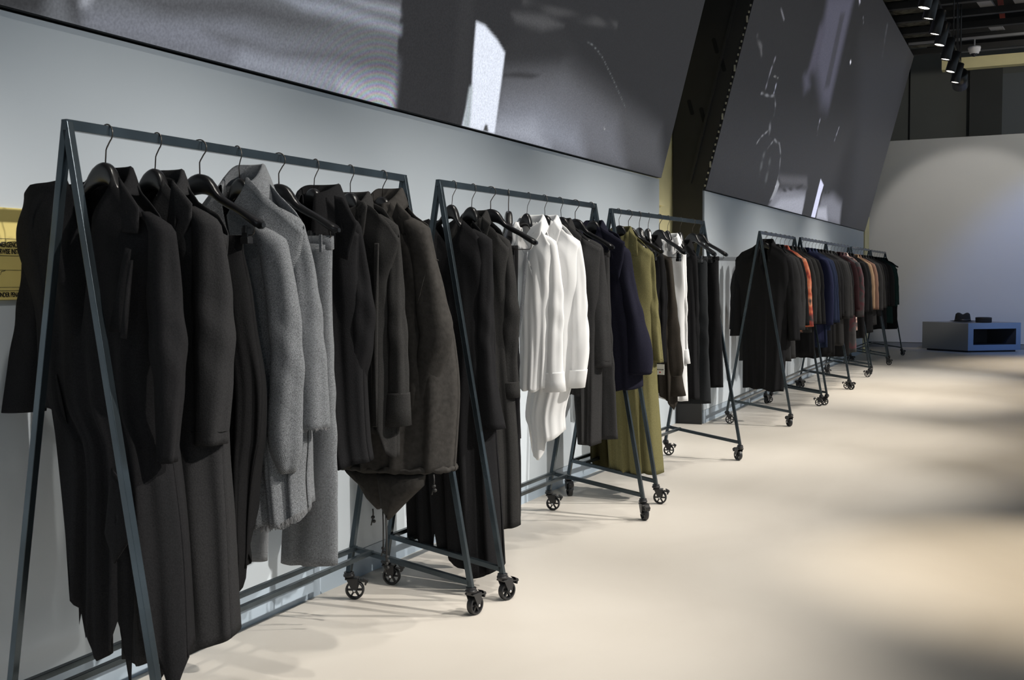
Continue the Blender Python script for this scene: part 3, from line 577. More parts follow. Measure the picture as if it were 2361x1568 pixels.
def sleeve_mesh(sl, rg, nseg=34, nang=26, extend=.06, open_top=False, crease=.0035):
    rows = [tuple(r) for r in sl['rows']]; k, v0 = sl.get('k', .85), sl.get('v', 0.0); ph = [rg.uniform(0, 6.28) for _ in range(6)]
    z_hi, z_lo = rows[0][0], rows[-1][0]; tilt = rg.uniform(-.006, .006); P, UVs = [], []
    sg = 1 if rows[0][1] > 0 else -1; z_cap = z_hi + (min(extend, rows[0][2]*1.0) if extend < .02 else .045)
    for i in range(nseg + 1):
        t = i/nseg; z = z_cap + (z_lo - z_cap)*t; u, r = rows_at(rows, z)
        kk = k; fs = .022*(1 - smooth(0, .4, t)) if sl.get('kv') else 0; u += fs*sl.get('kv', 0)
        if z > z_hi:
            q = (z - z_hi)/(z_cap - z_hi); u -= sg*.05*q**1.3; kk = k*(1 - .5*q*q); r *= 1 - .62*q**1.6
        row, uvr = [], []
        for j in range(nang):
            th = 2*math.pi*j/nang; c, s = math.cos(th), math.sin(th)
            rr = 1 + (crease/max(r, .02))*(math.sin(3*th + ph[0] + 4*z) + .7*math.sin(5*th + ph[1] - 7*z))*smooth(0, .25, t) + (.0028/max(r, .02))*math.sin(46*z + 3*math.sin(th + ph[2]) + ph[3])*math.exp(-((t - .52)/.2)**2)
            if 'groove' in sl and s < 0: rr *= 1 - .4*math.exp(-((c - sl['groove'])/.13)**2)*smooth(.05, .3, t)
            row.append((u + r*rr*c, -v0 - fs + kk*r*rr*s + tilt*c*t, z + .35*r*c*0.12*t)); uvr.append((r*th, z))
        P.append(row); UVs.append(uvr)
    mb = MB(); mb.grid(P, closed=True, uv=UVs, flip=True); return mb, (u, r, k, v0)
def cuff_mesh(sl, zc):
    rows = sl['rows']; P = []; k, v0 = sl.get('k', .85), sl.get('v', 0)
    for z, e in ((zc, .0), (zc + .002, .0035), (zc - .004, .004), ((zc + rows[-1][0])/2, .0045), (rows[-1][0] - .001, .0045), (rows[-1][0] - .002, .001)):
        u, r = rows_at([tuple(q) for q in rows], z); P.append([(u + (r + e)*math.cos(t), -v0 + (k*r + e)*math.sin(t), z + .042*r*math.cos(t)) for t in [2*math.pi*j/26 for j in range(26)]])
    mb = MB(); mb.grid(P, closed=True, flip=True); return mb
def collar_mesh(g):
    c = g['collar']; n0, n1 = g['neck'][:2]; mid, hw = (n0 + n1)/2, (n1 - n0)/2; zt = (curve(g['top'], n0) + curve(g['top'], n1))/2; rv = min(g.get('b', .06)*.8, .055)
    n = 36; phm = R_(c.get('wrap', 158)); P = []
    for i in range(n + 1):
        ph = -phm + 2*phm*i/n; f = abs(ph)/phm; d = (math.sin(ph), -math.cos(ph)); x0 = mid + hw*d[0]; y0 = -rv*d[1]; zf = zt + c['stand'] - c['drop']*smooth(.35, 1, f)*1.2
        zb = zt - .012 - c['drop']*smooth(.45, 1, f); leaf = (c['w'] + (c['lf'] - c['w'])*smooth(.5, 1, f))*(1 - .85*smooth(.45, 1, f)*(c.get('wrap', 158) < 120)); o = c['out']*(.55 + .45*math.sin(min(f, .8)/.8*math.pi/2)); row = []
        for (rr, z) in ((-.002, zb - .01), (.001, zb + .6*(zf - zb)), (.002, zf - .003), (.006, zf), (.011, zf - .004), (.011 + .35*(o - .011), zf - leaf*.35), (.011 + .75*(o - .011), zf - leaf*.75), (o, zf - leaf)):
            row.append((x0 + rr*d[0]*1.0, y0 - rr*d[1], z))
        P.append(row)
    mb = MB(); mb.grid(P, uv=[[(p[0] + p[1], p[2]) for p in r] for r in P]); return mb
def panel_mesh(poly, v, bulge=.006):
    """flat cloth piece lying on the front, poly (u, z): fan of rings so it can bow"""
    P = [Vector((a, b)) for a, b in poly]; pts = []
    for p, q in zip(P, P[1:] + P[:1]):
        for k in range(6): pts.append(p.lerp(q, k/6))
    c = sum(pts, Vector((0, 0)))/len(pts); mb = MB(); rows = []
    for f in (1, .985, .8, .5, .2, .02): rows.append([(c.x + (p.x - c.x)*f, -v + (.004 if f == 1 else 0) - bulge*(1 - f*f), c.y + (p.y - c.y)*f) for p in pts])
    mb.grid(rows, closed=True, flip=True); return mb
def leg_pair(g, root, m, rg):
    w0, w1, wz, wb = g['waist']; b = g.get('b', .045)
    for sl in g['legs']:
        mb, _ = sleeve_mesh(dict(sl, rows=[(wz - .012,) + tuple(sl['rows'][0][1:])] + [tuple(r) for r in sl['rows'][1:]]), rg, 40, 26, .01, crease=.004); mb_up(mb, root); mb.build('trouser_leg', m, root, solid=.002)
    P = []
    for z, e in ((wb - .004, -.002), (wb - .001, .003), ((wz + wb)/2, .003), (wz, .0025), (wz + .001, -.002), (wb, -.003)):
        mid, hw = (w0 + w1)/2, (w1 - w0)/2; P.append([(mid + (hw + e)*math.copysign(abs(math.cos(t))**.55, math.cos(t)), -(b*.5 + e)*math.copysign(abs(math.sin(t))**.8, math.sin(t)), z) for t in [2*math.pi*j/40 for j in range(40)]])
    mb = MB(); mb.grid(P, closed=True); mb_up(mb, root); wbn = mb.build('waistband', m, root)
    for uu in (w0 + .02, (w0 + w1)/2, w1 - .02):
        mb = MB(); mb.box((uu, -(b*.5 + .006), (wz + wb)/2 - .004), (.010, .004, abs(wz - wb) + .014)); mb_up(mb, root); mb.build('belt_loop', m, wbn, bevel=.001)
    if g['mat'] == 'herringbone':
        mb = MB(); mb.tube([(u, -(b*.5 + .0045), wb + .001) for u in [w0 + .03 + (w1 - w0 - .05)*i/20 for i in range(21)]], .0011, 6); mb_up(mb, root); mb.build('white_stitching', MATS['stitch_white'], wbn)
def mb_up(mb, root):
    z = root.location.z; mb.v = [(p[0], p[1], p[2] - z) for p in mb.v]; return mb
def seat(g):
    """tilt the hanger as the shoulders are tilted and let the shoulder line rest on its arms"""
    if 'collar' not in g and not g.get('rest'): return 0.0, 1.0
    top = g['top']; e = min(-top[0][0], top[-1][0]); q = min(.17, e*.85)
    tilt = max(-.1, min(.1, math.atan((curve(top, -q) - curve(top, q))/(2*q)))); sx = max(.5, min(1.0, .80*e/.213)); n0, n1 = g['neck'][:2]; out = []
    us = sorted(set([p[0] for p in top] + [top[0][0] + (top[-1][0] - top[0][0])*i/30 for i in range(31)]))
    for u in us:
        z = curve(top, u); a = min(1.0, abs(u)/(.213*sx)); zh = HZ + lerp_tab(HPROF, a)[0] - u*math.tan(tilt) + .007
        if (u < n0 - .004 or u > n1 + .004) and abs(u) < .213*sx: z = max(z, zh)
        out.append((u, z))
    g['top'] = out; g['sx'] = sx; return tilt, sx
KIND_NAME = {}
def make_garment(g, x, y, label, cat, name, group, seed, fine=True):
    rg = random.Random(seed); m = MATS[g['mat']]
    zs = [p[1] for p in g.get('hem', [])] or [r[0] for sl in g['legs'] for r in sl['rows']]
    root = thing(name, (x, y, min(zs)), label, cat, group, R_(g.get('yaw', 0)))
    if g.get('kind') == 'trousers': leg_pair(g, root, m, rg); return root
    mb = mb_up(body_mesh(g, rg, 52 if fine else 26, 46 if fine else 22), root); mb.build('body', m, root, solid=.0025)
    for sl in g.get('sleeves', []):
        if 'collar' in g: sl['kv'] = g.get('kv', .9)
        s, end = sleeve_mesh(sl, rg, 36 if fine else 18, 26 if fine else 14); mb_up(s, root); so = s.build(sl.get('name', 'sleeve'), m, root, solid=.0022)
        if 'cuff' in sl: mb_up(cuff_mesh(sl, sl['cuff'][0]), root).build('cuff', m, so, solid=.0015)
        if sl.get('cuffline') and fine:
            zc = sl['rows'][-1][0] + sl['cuffline']; u, r = rows_at([tuple(q) for q in sl['rows']], zc); mb = MB(); k = sl['k']
            mb.tube([(u + (r + .0008)*math.cos(t), -sl['v'] + (k*r + .0008)*math.sin(t), zc + .042*r*math.cos(t)) for t in [2*math.pi*j/30 for j in range(31)]], .0011, 5, False); mb_up(mb, root).build('cuff_seam', m, so)
        if sl.get('fray'):
            u, r = sl['rows'][-1][1:]; z = sl['rows'][-1][0]; mb = MB()
            for _ in range(90):
                t = rg.uniform(0, 6.283); p = Vector((u + r*math.cos(t), -sl['v'] + sl['k']*r*math.sin(t), z + .042*r*math.cos(t)))
                mb.tube([p + Vector((0, 0, .004)), p + Vector((rg.uniform(-.006, .006), rg.uniform(-.006, .006), -rg.uniform(.001, .008)))], .0006, 4, False)
            mb_up(mb, root).build('frayed_edge', MATS['grey_thread'], so)
    if 'collar' in g: mb_up(collar_mesh(g), root).build('collar', m, root, solid=.003, solid_off=0)
    for p in g.get('panels', []):
        mb_up(panel_mesh(p[1], p[2]), root).build(p[0], MATS[p[3]] if len(p) > 3 else m, root, solid=.003)
    if g['mat'] == 'herringbone':            # raw torn hem
        mb = MB(); hem = sorted(g['hem'])
        for _ in range(170):
            a = rg.random()**.7; u = hem[0][0] + (hem[-1][0] - hem[0][0])*a; z = curve(hem, u); yv = -g['bh']*(1 - abs(2*a - 1)**2.6)**.55
            mb.tube([(u, yv, z + .006), (u + rg.uniform(-.006, .006), yv + rg.uniform(-.004, .004), z - rg.uniform(.003, .014))], .0007, 4, False)
        mb_up(mb, root).build('frayed_hem', MATS['grey_thread'], root)
    if 'tails' in g:                         # fishtail, hem roll and cords of the parka
        for q, pl in enumerate(g['tails']):
            P = [Vector((a, 0, b)) for a, b in pl]; c = sum(P, Vector())/len(P); mb = MB(); rows = []
            pts = [p.lerp(q_, k/5) for p, q_ in zip(P, P[1:] + P[:1]) for k in range(5)]
            for f, th in ((1, .0), (.97, .012), (.75, .026), (.4, .034), (.02, .036)): rows.append([(c.x + (p.x - c.x)*f, -.02 - q*.05 - th, c.z + (p.z - c.z)*f) for p in pts])
            mb.grid(rows, closed=True, flip=True); rows = [[(a, -.04 - q*.1 - b, cc) for a, b, cc in r] for r in rows]; mb.grid(rows, closed=True); mb_up(mb, root).build('fishtail', m, root)
        hem = sorted(g['hem']); L, R = hem[0][0], hem[-1][0]; mid, hw = (L + R)/2, (R - L)/2; pts = []
        for j in range(73):
            t = 2*math.pi*j/72; u = mid + hw*math.cos(t); pts.append((u, -.1*math.copysign(abs(math.sin(t))**.8, math.sin(t)), curve(hem, u) + .006 + .003*math.sin(23*t)))
        mb = MB(); mb.tube(pts, [.010 + .0022*math.sin(31*j*.37) for j in range(73)], 8, False); mb_up(mb, root).build('gathered_hem', m, root)
        (ua, za), (ub, zb) = g['tails'][0][3], g['tails'][1][4]; cords = [((ua, -.06, za + .01), .03), ((ua + .035, -.05, za + .03), .16), ((ua + .05, -.05, za + .04), .20), ((ub, -.09, zb + .02), .17), ((hem[-1][0] - .02, -.1, hem[-1][1]), .04)]
        for (px, py, pz), ln in cords:
            mb = MB(); mb.tube([(px, py, pz), (px + .004, py - .004, pz - ln*.5), (px, py, pz - ln)], .0026, 6)
            for e in (0, .014): mb.lathe([(0, -.007), (.006, -.004), (.007, 0), (.006, .004), (0, .007)], c=(px + e*.3, py, pz - ln - e), n=10)
            mb.tube([(px, py, pz - ln), (px - .008, py, pz - ln - .03)], .0024, 6); mb_up(mb, root).build('cord', MATS['cord'], root)
        sl = g['sleeves'][0]; rw = [tuple(q) for q in sl['rows']]; mb = MB(); pts = []
        for k in range(31):
            t = -.5 + 2.6*k/30; zz = rw[1][0] - .02 - .12*smooth(.2, 2.1, t)*(t/2.1 if t > 0 else 0) + .02*math.cos(t); u, r = rows_at(rw, zz); pts.append((u + (r + .004)*math.cos(t), -sl['v'] - (sl['k']*r + .004)*math.sin(t), zz))
        mb.tube(pts, .0014, 5); mb_up(mb, root).build('sleeve_seam', m, root)
    if 'tag' in g: g['tag_at'] = (x + g['tag'][0], y, g['tag'][1])
    return root
GARMENTS = [
 {'id':'black draped coat','rack':0,'s':0.124,'x':-0.081,'y':1.999,'mat':'wool_black','b':0.07,'bh':0.085,'fold':0.016,'nf':5,'collar':{'w':0.06,'lf':0.08,'out':0.032,'drop':0.05,'stand':0.03,'wrap':112},'kv':1.05,'top':[(-0.251,1.437),(-0.206,1.461),(-0.142,1.465),(-0.074,1.475),(-0.014,1.485),(0.042,1.48),(0.102,1.407),(0.153,1.366),(0.221,1.31)],'neck':(-0.085,0.046,0.33),'rows':[(1.457,-0.275,0.104),(1.336,-0.282,0.177),(1.164,-0.245,0.164),(0.915,-0.221,0.163),(0.819,-0.142,0.179),(0.568,-0.158,0.207),(0.291,-0.189,0.221)],'hem':[(-0.23,0.9),(-0.163,0.895),(-0.158,0.448),(-0.135,0.408),(-0.122,0.39),(-0.123,0.25),(-0.073,0.289),(-0.019,0.336),(-0.0,0.411),(0.036,0.487),(0.033,0.182),(0.156,0.202),(0.189,0.273),(0.229,0.322)],'sleeves':[{'rows':[(1.337,0.204,0.033),(1.269,0.206,0.038),(1.165,0.21,0.045),(1.06,0.217,0.045),(0.955,0.217,0.035),(0.849,0.21,0.028),(0.787,0.205,0.026)],'k':0.85,'v':0.04},{'rows':[(1.427,-0.238,0.035),(1.319,-0.255,0.042),(1.163,-0.274,0.046),(0.994,-0.303,0.053),(0.879,-0.326,0.056)],'k':0.85,'v':-0.01}],'panels':[('lapel',[(0.118,1.464),(0.178,1.391),(0.174,1.33),(0.126,1.334)],0.085),('front_drape',[(0.148,1.298),(0.165,1.293),(0.127,1.098),(0.09,1.099)],0.1),('front_drape',[(0.169,1.268),(0.18,1.268),(0.154,1.084),(0.136,1.086)],0.11),('front_drape',[(0.101,0.778),(0.16,0.72),(0.164,0.623),(0.102,0.549),(0.074,0.618)],0.115)]},
 {'id':'black long wool coat','rack':0,'s':0.295,'x':-0.084,'y':2.17,'mat':'wool_charcoal','b':0.07,'bh':0.09,'fold':0.012,'nf':4,'collar':{'w':0.055,'lf':0.07,'out':0.03,'drop':0.05,'stand':0.03,'wrap':112},'kv':0.97,'top':[(-0.201,1.428),(-0.089,1.469),(-0.055,1.493),(-0.003,1.505),(0.052,1.483),(0.118,1.422),(0.202,1.387),(0.251,1.331)],'neck':(-0.066,0.056,0.3),'rows':[(1.467,-0.222,0.131),(1.364,-0.211,0.202),(1.228,-0.192,0.217),(0.796,-0.176,0.2),(0.588,-0.152,0.209),(0.282,-0.131,0.221)],'hem':[(-0.141,0.214),(0.075,0.271),(0.228,0.308)],'sleeves':[{'rows':[(1.36,0.188,0.038),(1.228,0.198,0.053),(1.094,0.201,0.057),(0.938,0.194,0.052),(0.805,0.184,0.047)],'k':0.85,'v':0.035,'cuffline':0.035},{'rows':[(1.403,-0.168,0.043),(1.16,-0.193,0.054),(0.805,-0.218,0.051)],'k':0.85,'v':-0.01}],'panels':[('lapel',[(0.126,1.47),(0.187,1.409),(0.184,1.371),(0.11,1.228),(0.105,1.358)],0.085)]},
 {'id':'black draped jumpsuit','rack':0,'s':0.456,'x':-0.086,'y':2.331,'mat':'jersey_black','hang':'clip','b':0.05,'bh':0.05,'fold':0.016,'nf':5,'kv':0.9,'top':[(-0.052,1.339),(0.055,1.339),(0.138,1.341)],'rows':[(1.34,-0.045,0.131),(1.251,-0.049,0.152),(1.086,-0.055,0.177),(0.944,-0.044,0.2),(0.8,-0.031,0.192),(0.728,-0.001,0.175),(0.658,0.046,0.162),(0.562,0.079,0.151),(0.468,0.107,0.145),(0.37,0.11,0.13)],'hem':[(-0.073,0.644),(0.077,0.571),(0.087,0.5),(0.101,0.453),(0.103,0.366),(0.12,0.38),(0.127,0.426),(0.147,0.436),(0.152,0.47),(0.172,0.665)],'sleeves':[]},
 {'id':'grey herringbone coat','rack':0,'s':0.615,'x':-0.088,'y':2.489,'mat':'herringbone','b':0.075,'bh':0.085,'fold':0.014,'nf':4,'collar':{'w':0.11,'lf':0.12,'out':0.06,'drop':0.05,'stand':0.05,'wrap':128},'kv':0.84,'top':[(-0.177,1.408),(-0.087,1.44),(-0.035,1.497),(0.005,1.52),(0.07,1.514),(0.155,1.449),(0.203,1.411),(0.253,1.359)],'neck':(-0.037,0.069,0.28),'rows':[(1.402,-0.194,0.163),(1.327,-0.171,0.21),(1.028,-0.13,0.218),(0.78,-0.054,0.232),(0.656,0.009,0.222),(0.532,0.026,0.23)],'hem':[(0.014,0.527),(0.032,0.524),(0.121,0.536),(0.13,0.524),(0.197,0.543),(0.246,0.577)],'sleeves':[{'rows':[(1.378,0.179,0.043),(1.275,0.214,0.039),(1.154,0.231,0.041),(1.032,0.241,0.041),(0.911,0.246,0.043),(0.803,0.246,0.048)],'k':0.85,'v':0,'fray':1},{'rows':[(1.325,0.167,0.044),(1.154,0.198,0.046),(0.969,0.209,0.046),(0.845,0.197,0.051),(0.746,0.199,0.047),(0.684,0.203,0.023)],'k':0.85,'v':0.06,'name':'front_fold'},{'rows':[(1.38,-0.153,0.044),(1.152,-0.189,0.054),(0.79,-0.211,0.051)],'k':0.85,'v':-0.02}],'panels':[]},
 {'id':'grey herringbone trousers','rack':0,'s':0.808,'x':-0.091,'y':2.683,'mat':'herringbone','kind':'trousers','hang':'clip','b':0.05,'kv':0.78,'legs':[{'rows':[(1.33,0.108,0.081),(1.148,0.112,0.076),(0.887,0.114,0.078),(0.622,0.101,0.088),(0.356,0.087,0.099)],'k':0.45,'v':0,'groove':-0.08},{'rows':[(1.334,-0.073,0.078),(1.148,-0.071,0.076),(0.88,-0.081,0.065),(0.607,-0.117,0.053),(0.335,-0.148,0.055)],'k':0.45,'v':-0.02}],'waist':(-0.141,0.192,1.35,1.312)},
 {'id':'black shawl collar coat','rack':0,'s':1.0,'x':-0.094,'y':2.875,'mat':'wool_black','b':0.07,'bh':0.08,'fold':0.012,'nf':4,'collar':{'w':0.15,'lf':0.17,'out':0.075,'drop':0.03,'stand':0.045},'kv':0.73,'top':[(-0.177,1.413),(-0.062,1.465),(-0.038,1.491),(0.012,1.503),(0.072,1.48),(0.126,1.431),(0.18,1.362)],'neck':(-0.048,0.069,0.2),'rows':[(1.422,-0.192,0.145),(1.282,-0.151,0.169),(1.005,-0.121,0.173),(0.726,-0.075,0.181),(0.629,-0.06,0.196)],'hem':[(-0.066,0.613),(0.087,0.631),(0.202,0.65)],'sleeves':[{'rows':[(1.39,0.136,0.028),(1.28,0.15,0.033),(1.144,0.168,0.04),(1.035,0.164,0.04),(0.938,0.142,0.04),(0.812,0.104,0.026)],'k':0.85,'v':0},{'rows':[(1.397,-0.151,0.043),(1.0,-0.187,0.05),(0.786,-0.183,0.028)],'k':0.85,'v':-0.02}],'panels':[('lapel',[(0.139,1.478),(0.171,1.47),(0.221,1.39),(0.183,1.279),(0.145,1.29)],0.1)]},
 {'id':'dark grey shirt jacket','rack':0,'s':1.199,'x':-0.097,'y':3.074,'mat':'cotton_charcoal','b':0.06,'bh':0.07,'fold':0.012,'nf':5,'collar':{'w':0.05,'lf':0.075,'out':0.03,'drop':0.05,'stand':0.028},'kv':0.68,'top':[(-0.19,1.407),(-0.064,1.469),(-0.039,1.498),(0.004,1.503),(0.054,1.484),(0.122,1.456),(0.18,1.404),(0.207,1.354)],'neck':(-0.044,0.055,0.16),'rows':[(1.432,-0.209,0.153),(1.344,-0.192,0.16),(1.14,-0.16,0.157),(0.728,-0.131,0.167),(0.624,-0.115,0.166)],'hem':[(-0.117,0.691),(0.077,0.716),(0.112,0.711),(0.121,0.645),(0.144,0.624),(0.17,0.625)],'sleeves':[{'rows':[(1.39,0.157,0.028),(1.254,0.167,0.027),(1.14,0.169,0.031),(0.996,0.176,0.034),(0.852,0.178,0.037),(0.736,0.172,0.046)],'k':0.85,'v':0,'cuff':(0.843,)},{'rows':[(1.391,-0.168,0.034),(0.989,-0.198,0.037),(0.716,-0.213,0.037)],'k':0.85,'v':-0.02}],'panels':[('lapel',[(0.101,1.477),(0.114,1.459),(0.096,1.351),(0.06,1.362),(0.071,1.453)],0.075),('placket',[(0.139,1.339),(0.156,1.338),(0.14,0.736),(0.123,0.735)],0.075)]},
 {'id':'charcoal fishtail parka','rack':0,'s':1.408,'x':-0.1,'y':3.283,'mat':'parka','b':0.09,'bh':0.1,'fold':0.014,'nf':4,'collar':{'w':0.06,'lf':0.06,'out':0.035,'drop':0.05,'stand':0.05},'kv':0.64,'top':[(-0.201,1.416),(-0.076,1.471),(-0.031,1.5),(0.004,1.51),(0.058,1.492),(0.114,1.442),(0.183,1.409),(0.214,1.33)],'neck':(-0.039,0.058,0.15),'rows':[(1.442,-0.214,0.129),(1.35,-0.208,0.184),(1.257,-0.2,0.214),(1.104,-0.193,0.257),(0.95,-0.193,0.28),(0.827,-0.19,0.287),(0.672,-0.193,0.277),(0.539,-0.2,0.266)],'hem':[(-0.205,0.552),(-0.114,0.546),(0.087,0.551),(0.271,0.557)],'sleeves':[{'rows':[(1.392,0.163,0.047),(1.286,0.188,0.048),(1.136,0.22,0.058),(1.015,0.235,0.06),(0.908,0.207,0.049),(0.8,0.183,0.038),(0.662,0.161,0.032)],'k':0.85,'v':0.045},{'rows':[(1.383,-0.166,0.039),(0.976,-0.192,0.047),(0.66,-0.193,0.035)],'k':0.85,'v':-0.03}],'panels':[('lapel',[(0.108,1.484),(0.161,1.435),(0.133,1.367),(0.087,1.434)],0.085)],'tails':[[(-0.17,0.542),(0.024,0.546),(0.006,0.411),(-0.022,0.398),(-0.06,0.43),(-0.115,0.505)],[(0.006,0.542),(0.199,0.549),(0.193,0.509),(0.122,0.445),(0.051,0.376),(0.022,0.421)]]},
 {'id':'black open cardigan','rack':1,'s':0.113,'x':-0.078,'y':3.761,'mat':'wool_black','b':0.08,'bh':0.1,'fold':0.022,'nf':6,'neckback':0.085,'rest':1,'kv':0.55,'top':[(-0.233,1.367),(-0.121,1.442),(-0.079,1.456),(-0.001,1.459),(0.064,1.448),(0.111,1.41),(0.165,1.35)],'neck':(-0.079,0.064,0.11),'rows':[(1.43,-0.207,0.117),(1.294,-0.2,0.158),(0.952,-0.215,0.167),(0.606,-0.23,0.168),(0.346,-0.223,0.185),(0.084,-0.217,0.202)],'hem':[(-0.218,0.19),(-0.107,0.162),(-0.081,0.253),(-0.075,0.165),(0.012,0.1),(0.06,0.057),(0.105,0.062),(0.205,0.104)],'sleeves':[{'rows':[(1.368,0.141,0.039),(1.208,0.145,0.037),(0.955,0.143,0.04),(0.786,0.155,0.049),(0.643,0.173,0.063)],'k':0.8,'v':0.03},{'rows':[(1.365,-0.184,0.039),(0.948,-0.199,0.048),(0.686,-0.208,0.044)],'k':0.85,'v':-0.03}]},
 {'id':'dark grey long shirt','rack':1,'s':0.271,'x':-0.075,'y':3.919,'mat':'cotton_charcoal','b':0.07,'bh':0.08,'fold':0.014,'nf':5,'collar':{'w':0.05,'lf':0.075,'out':0.03,'drop':0.05,'stand':0.028},'kv':0.53,'top':[(-0.2,1.37),(-0.071,1.456),(-0.038,1.478),(0.001,1.492),(0.041,1.47),(0.12,1.416),(0.175,1.342)],'neck':(-0.043,0.044,0.14),'rows':[(1.438,-0.213,0.131),(1.296,-0.206,0.154),(0.943,-0.189,0.163),(0.587,-0.173,0.188),(0.212,-0.167,0.201)],'hem':[(-0.169,0.185),(0.085,0.214),(0.203,0.229)],'sleeves':[{'rows':[(1.364,0.133,0.032),(1.208,0.148,0.04),(1.051,0.158,0.043),(0.911,0.151,0.038),(0.79,0.156,0.04),(0.744,0.16,0.038)],'k':0.85,'v':0,'cuff':(0.805,)},{'rows':[(1.37,-0.177,0.036),(0.758,-0.199,0.04)],'k':0.85,'v':-0.02}],'panels':[('lapel',[(0.081,1.468),(0.116,1.438),(0.092,1.362),(0.065,1.37)],0.08)]},
 {'id':'black clipped trousers','rack':1,'s':0.421,'x':-0.072,'y':4.069,'mat':'cotton_black','kind':'trousers','hang':'clip','b':0.04,'kv':0.51,'legs':[{'rows':[(1.333,0.052,0.055),(1.008,0.07,0.055),(0.572,0.08,0.048),(0.223,0.076,0.047)],'k':0.5,'v':0},{'rows':[(1.335,-0.054,0.051),(0.212,-0.055,0.049)],'k':0.5,'v':0}],'waist':(-0.107,0.108,1.348,1.323)},
 {'id':'black satin camisole','rack':1,'s':0.585,'x':-0.068,'y':4.232,'mat':'jersey_black','hang':'clip','b':0.025,'bh':0.04,'fold':0.012,'nf':4,'yaw':-30,'kv':0.49,'top':[(-0.09,1.361),(-0.027,1.364),(0.048,1.362)],'rows':[(1.364,-0.089,0.047),(1.112,-0.091,0.045),(0.506,-0.117,0.042)],'hem':[(-0.118,0.521),(0.043,0.52)],'sleeves':[]},
 {'id':'white shirt with grey placket','rack':1,'s':0.785,'x':-0.065,'y':4.432,'mat':'cotton_white','b':0.06,'bh':0.07,'fold':0.006,'nf':3,'collar':{'w':0.05,'lf':0.085,'out':0.035,'drop':0.05,'stand':0.03},'kv':0.47,'top':[(-0.207,1.355),(-0.072,1.44),(-0.04,1.482),(0.006,1.484),(0.058,1.471),(0.093,1.416),(0.13,1.358)],'neck':(-0.041,0.059,0.12),'rows':[(1.42,-0.192,0.088),(1.302,-0.065,0.108),(1.108,-0.049,0.115),(0.914,-0.04,0.11),(0.728,-0.042,0.096)],'hem':[(-0.046,0.727),(0.008,0.717),(0.1,0.74)],'sleeves':[{'rows':[(1.378,0.1,0.034),(1.205,0.116,0.038),(1.109,0.122,0.04),(0.916,0.117,0.043),(0.8,0.118,0.046),(0.718,0.122,0.049)],'k':0.85,'v':0,'cuff':(0.802,)}],'panels':[('collar_point',[(0.053,1.453),(0.099,1.474),(0.09,1.414),(0.04,1.345),(0.006,1.393)],0.075),('placket',[(0.014,1.339),(0.03,1.339),(0.01,1.11),(-0.016,0.96),(-0.031,0.96),(-0.0,1.129)],0.078,'placket_grey')]},
 {'id':'long white shirt with tails','rack':1,'s':0.945,'x':-0.061,'y':4.592,'mat':'cotton_white','b':0.07,'bh':0.08,'fold':0.01,'nf':3,'collar':{'w':0.05,'lf':0.085,'out':0.035,'drop':0.05,'stand':0.03},'kv':0.45,'top':[(-0.201,1.358),(-0.048,1.455),(-0.031,1.488),(0.004,1.491),(0.048,1.488),(0.103,1.451),(0.183,1.377)],'neck':(-0.036,0.052,0.14),'rows':[(1.425,-0.197,0.118),(1.304,-0.056,0.17),(1.104,-0.048,0.17),(0.804,-0.059,0.147),(0.601,-0.087,0.093),(0.48,-0.073,0.098)],'hem':[(-0.089,0.627),(-0.074,0.516),(-0.068,0.401),(-0.03,0.392),(0.008,0.475),(0.106,0.517),(0.122,0.627)],'sleeves':[{'rows':[(1.382,0.142,0.036),(1.224,0.16,0.039),(1.066,0.168,0.043),(0.907,0.174,0.045),(0.808,0.166,0.042),(0.722,0.156,0.038)],'k':0.85,'v':0,'cuff':(0.802,)}],'panels':[('collar_point',[(0.058,1.429),(0.086,1.485),(0.118,1.438),(0.096,1.37),(0.067,1.351)],0.085)]},
 {'id':'dark grey collared coat','rack':1,'s':1.119,'x':-0.058,'y':4.766,'mat':'wool_grey','b':0.07,'bh':0.08,'fold':0.012,'nf':4,'collar':{'w':0.06,'lf':0.12,'out':0.04,'drop':0.08,'stand':0.03},'kv':0.43,'top':[(-0.193,1.33),(-0.062,1.431),(-0.032,1.48),(0.004,1.487),(0.041,1.48),(0.126,1.417),(0.221,1.36)],'neck':(-0.036,0.042,0.2),'rows':[(1.43,-0.192,0.135),(1.306,-0.181,0.204),(0.793,0.022,0.202),(0.438,0.044,0.196)],'hem':[(0.041,0.677),(0.108,0.669),(0.112,0.441),(0.2,0.438)],'sleeves':[{'rows':[(1.365,0.171,0.046),(1.102,0.19,0.048),(0.804,0.213,0.045)],'k':0.85,'v':0,'cuffline':0.03}],'panels':[('lapel',[(0.08,1.477),(0.149,1.413),(0.14,1.363),(0.1,1.224),(0.088,1.384)],0.095)]},
 {'id':'dark grey corduroy trousers','rack':1,'s':1.304,'x':-0.055,'y':4.952,'mat':'wool_grey','kind':'trousers','hang':'clip','b':0.04,'kv':0.41,'legs':[{'rows':[(1.339,0.122,0.056),(0.886,0.134,0.058),(0.436,0.164,0.053)],'k':0.5,'v':0},{'rows':[(1.34,0.015,0.051),(0.883,0.026,0.053),(0.402,0.058,0.051)],'k':0.5,'v':0}],'waist':(-0.038,0.178,1.354,1.323)},
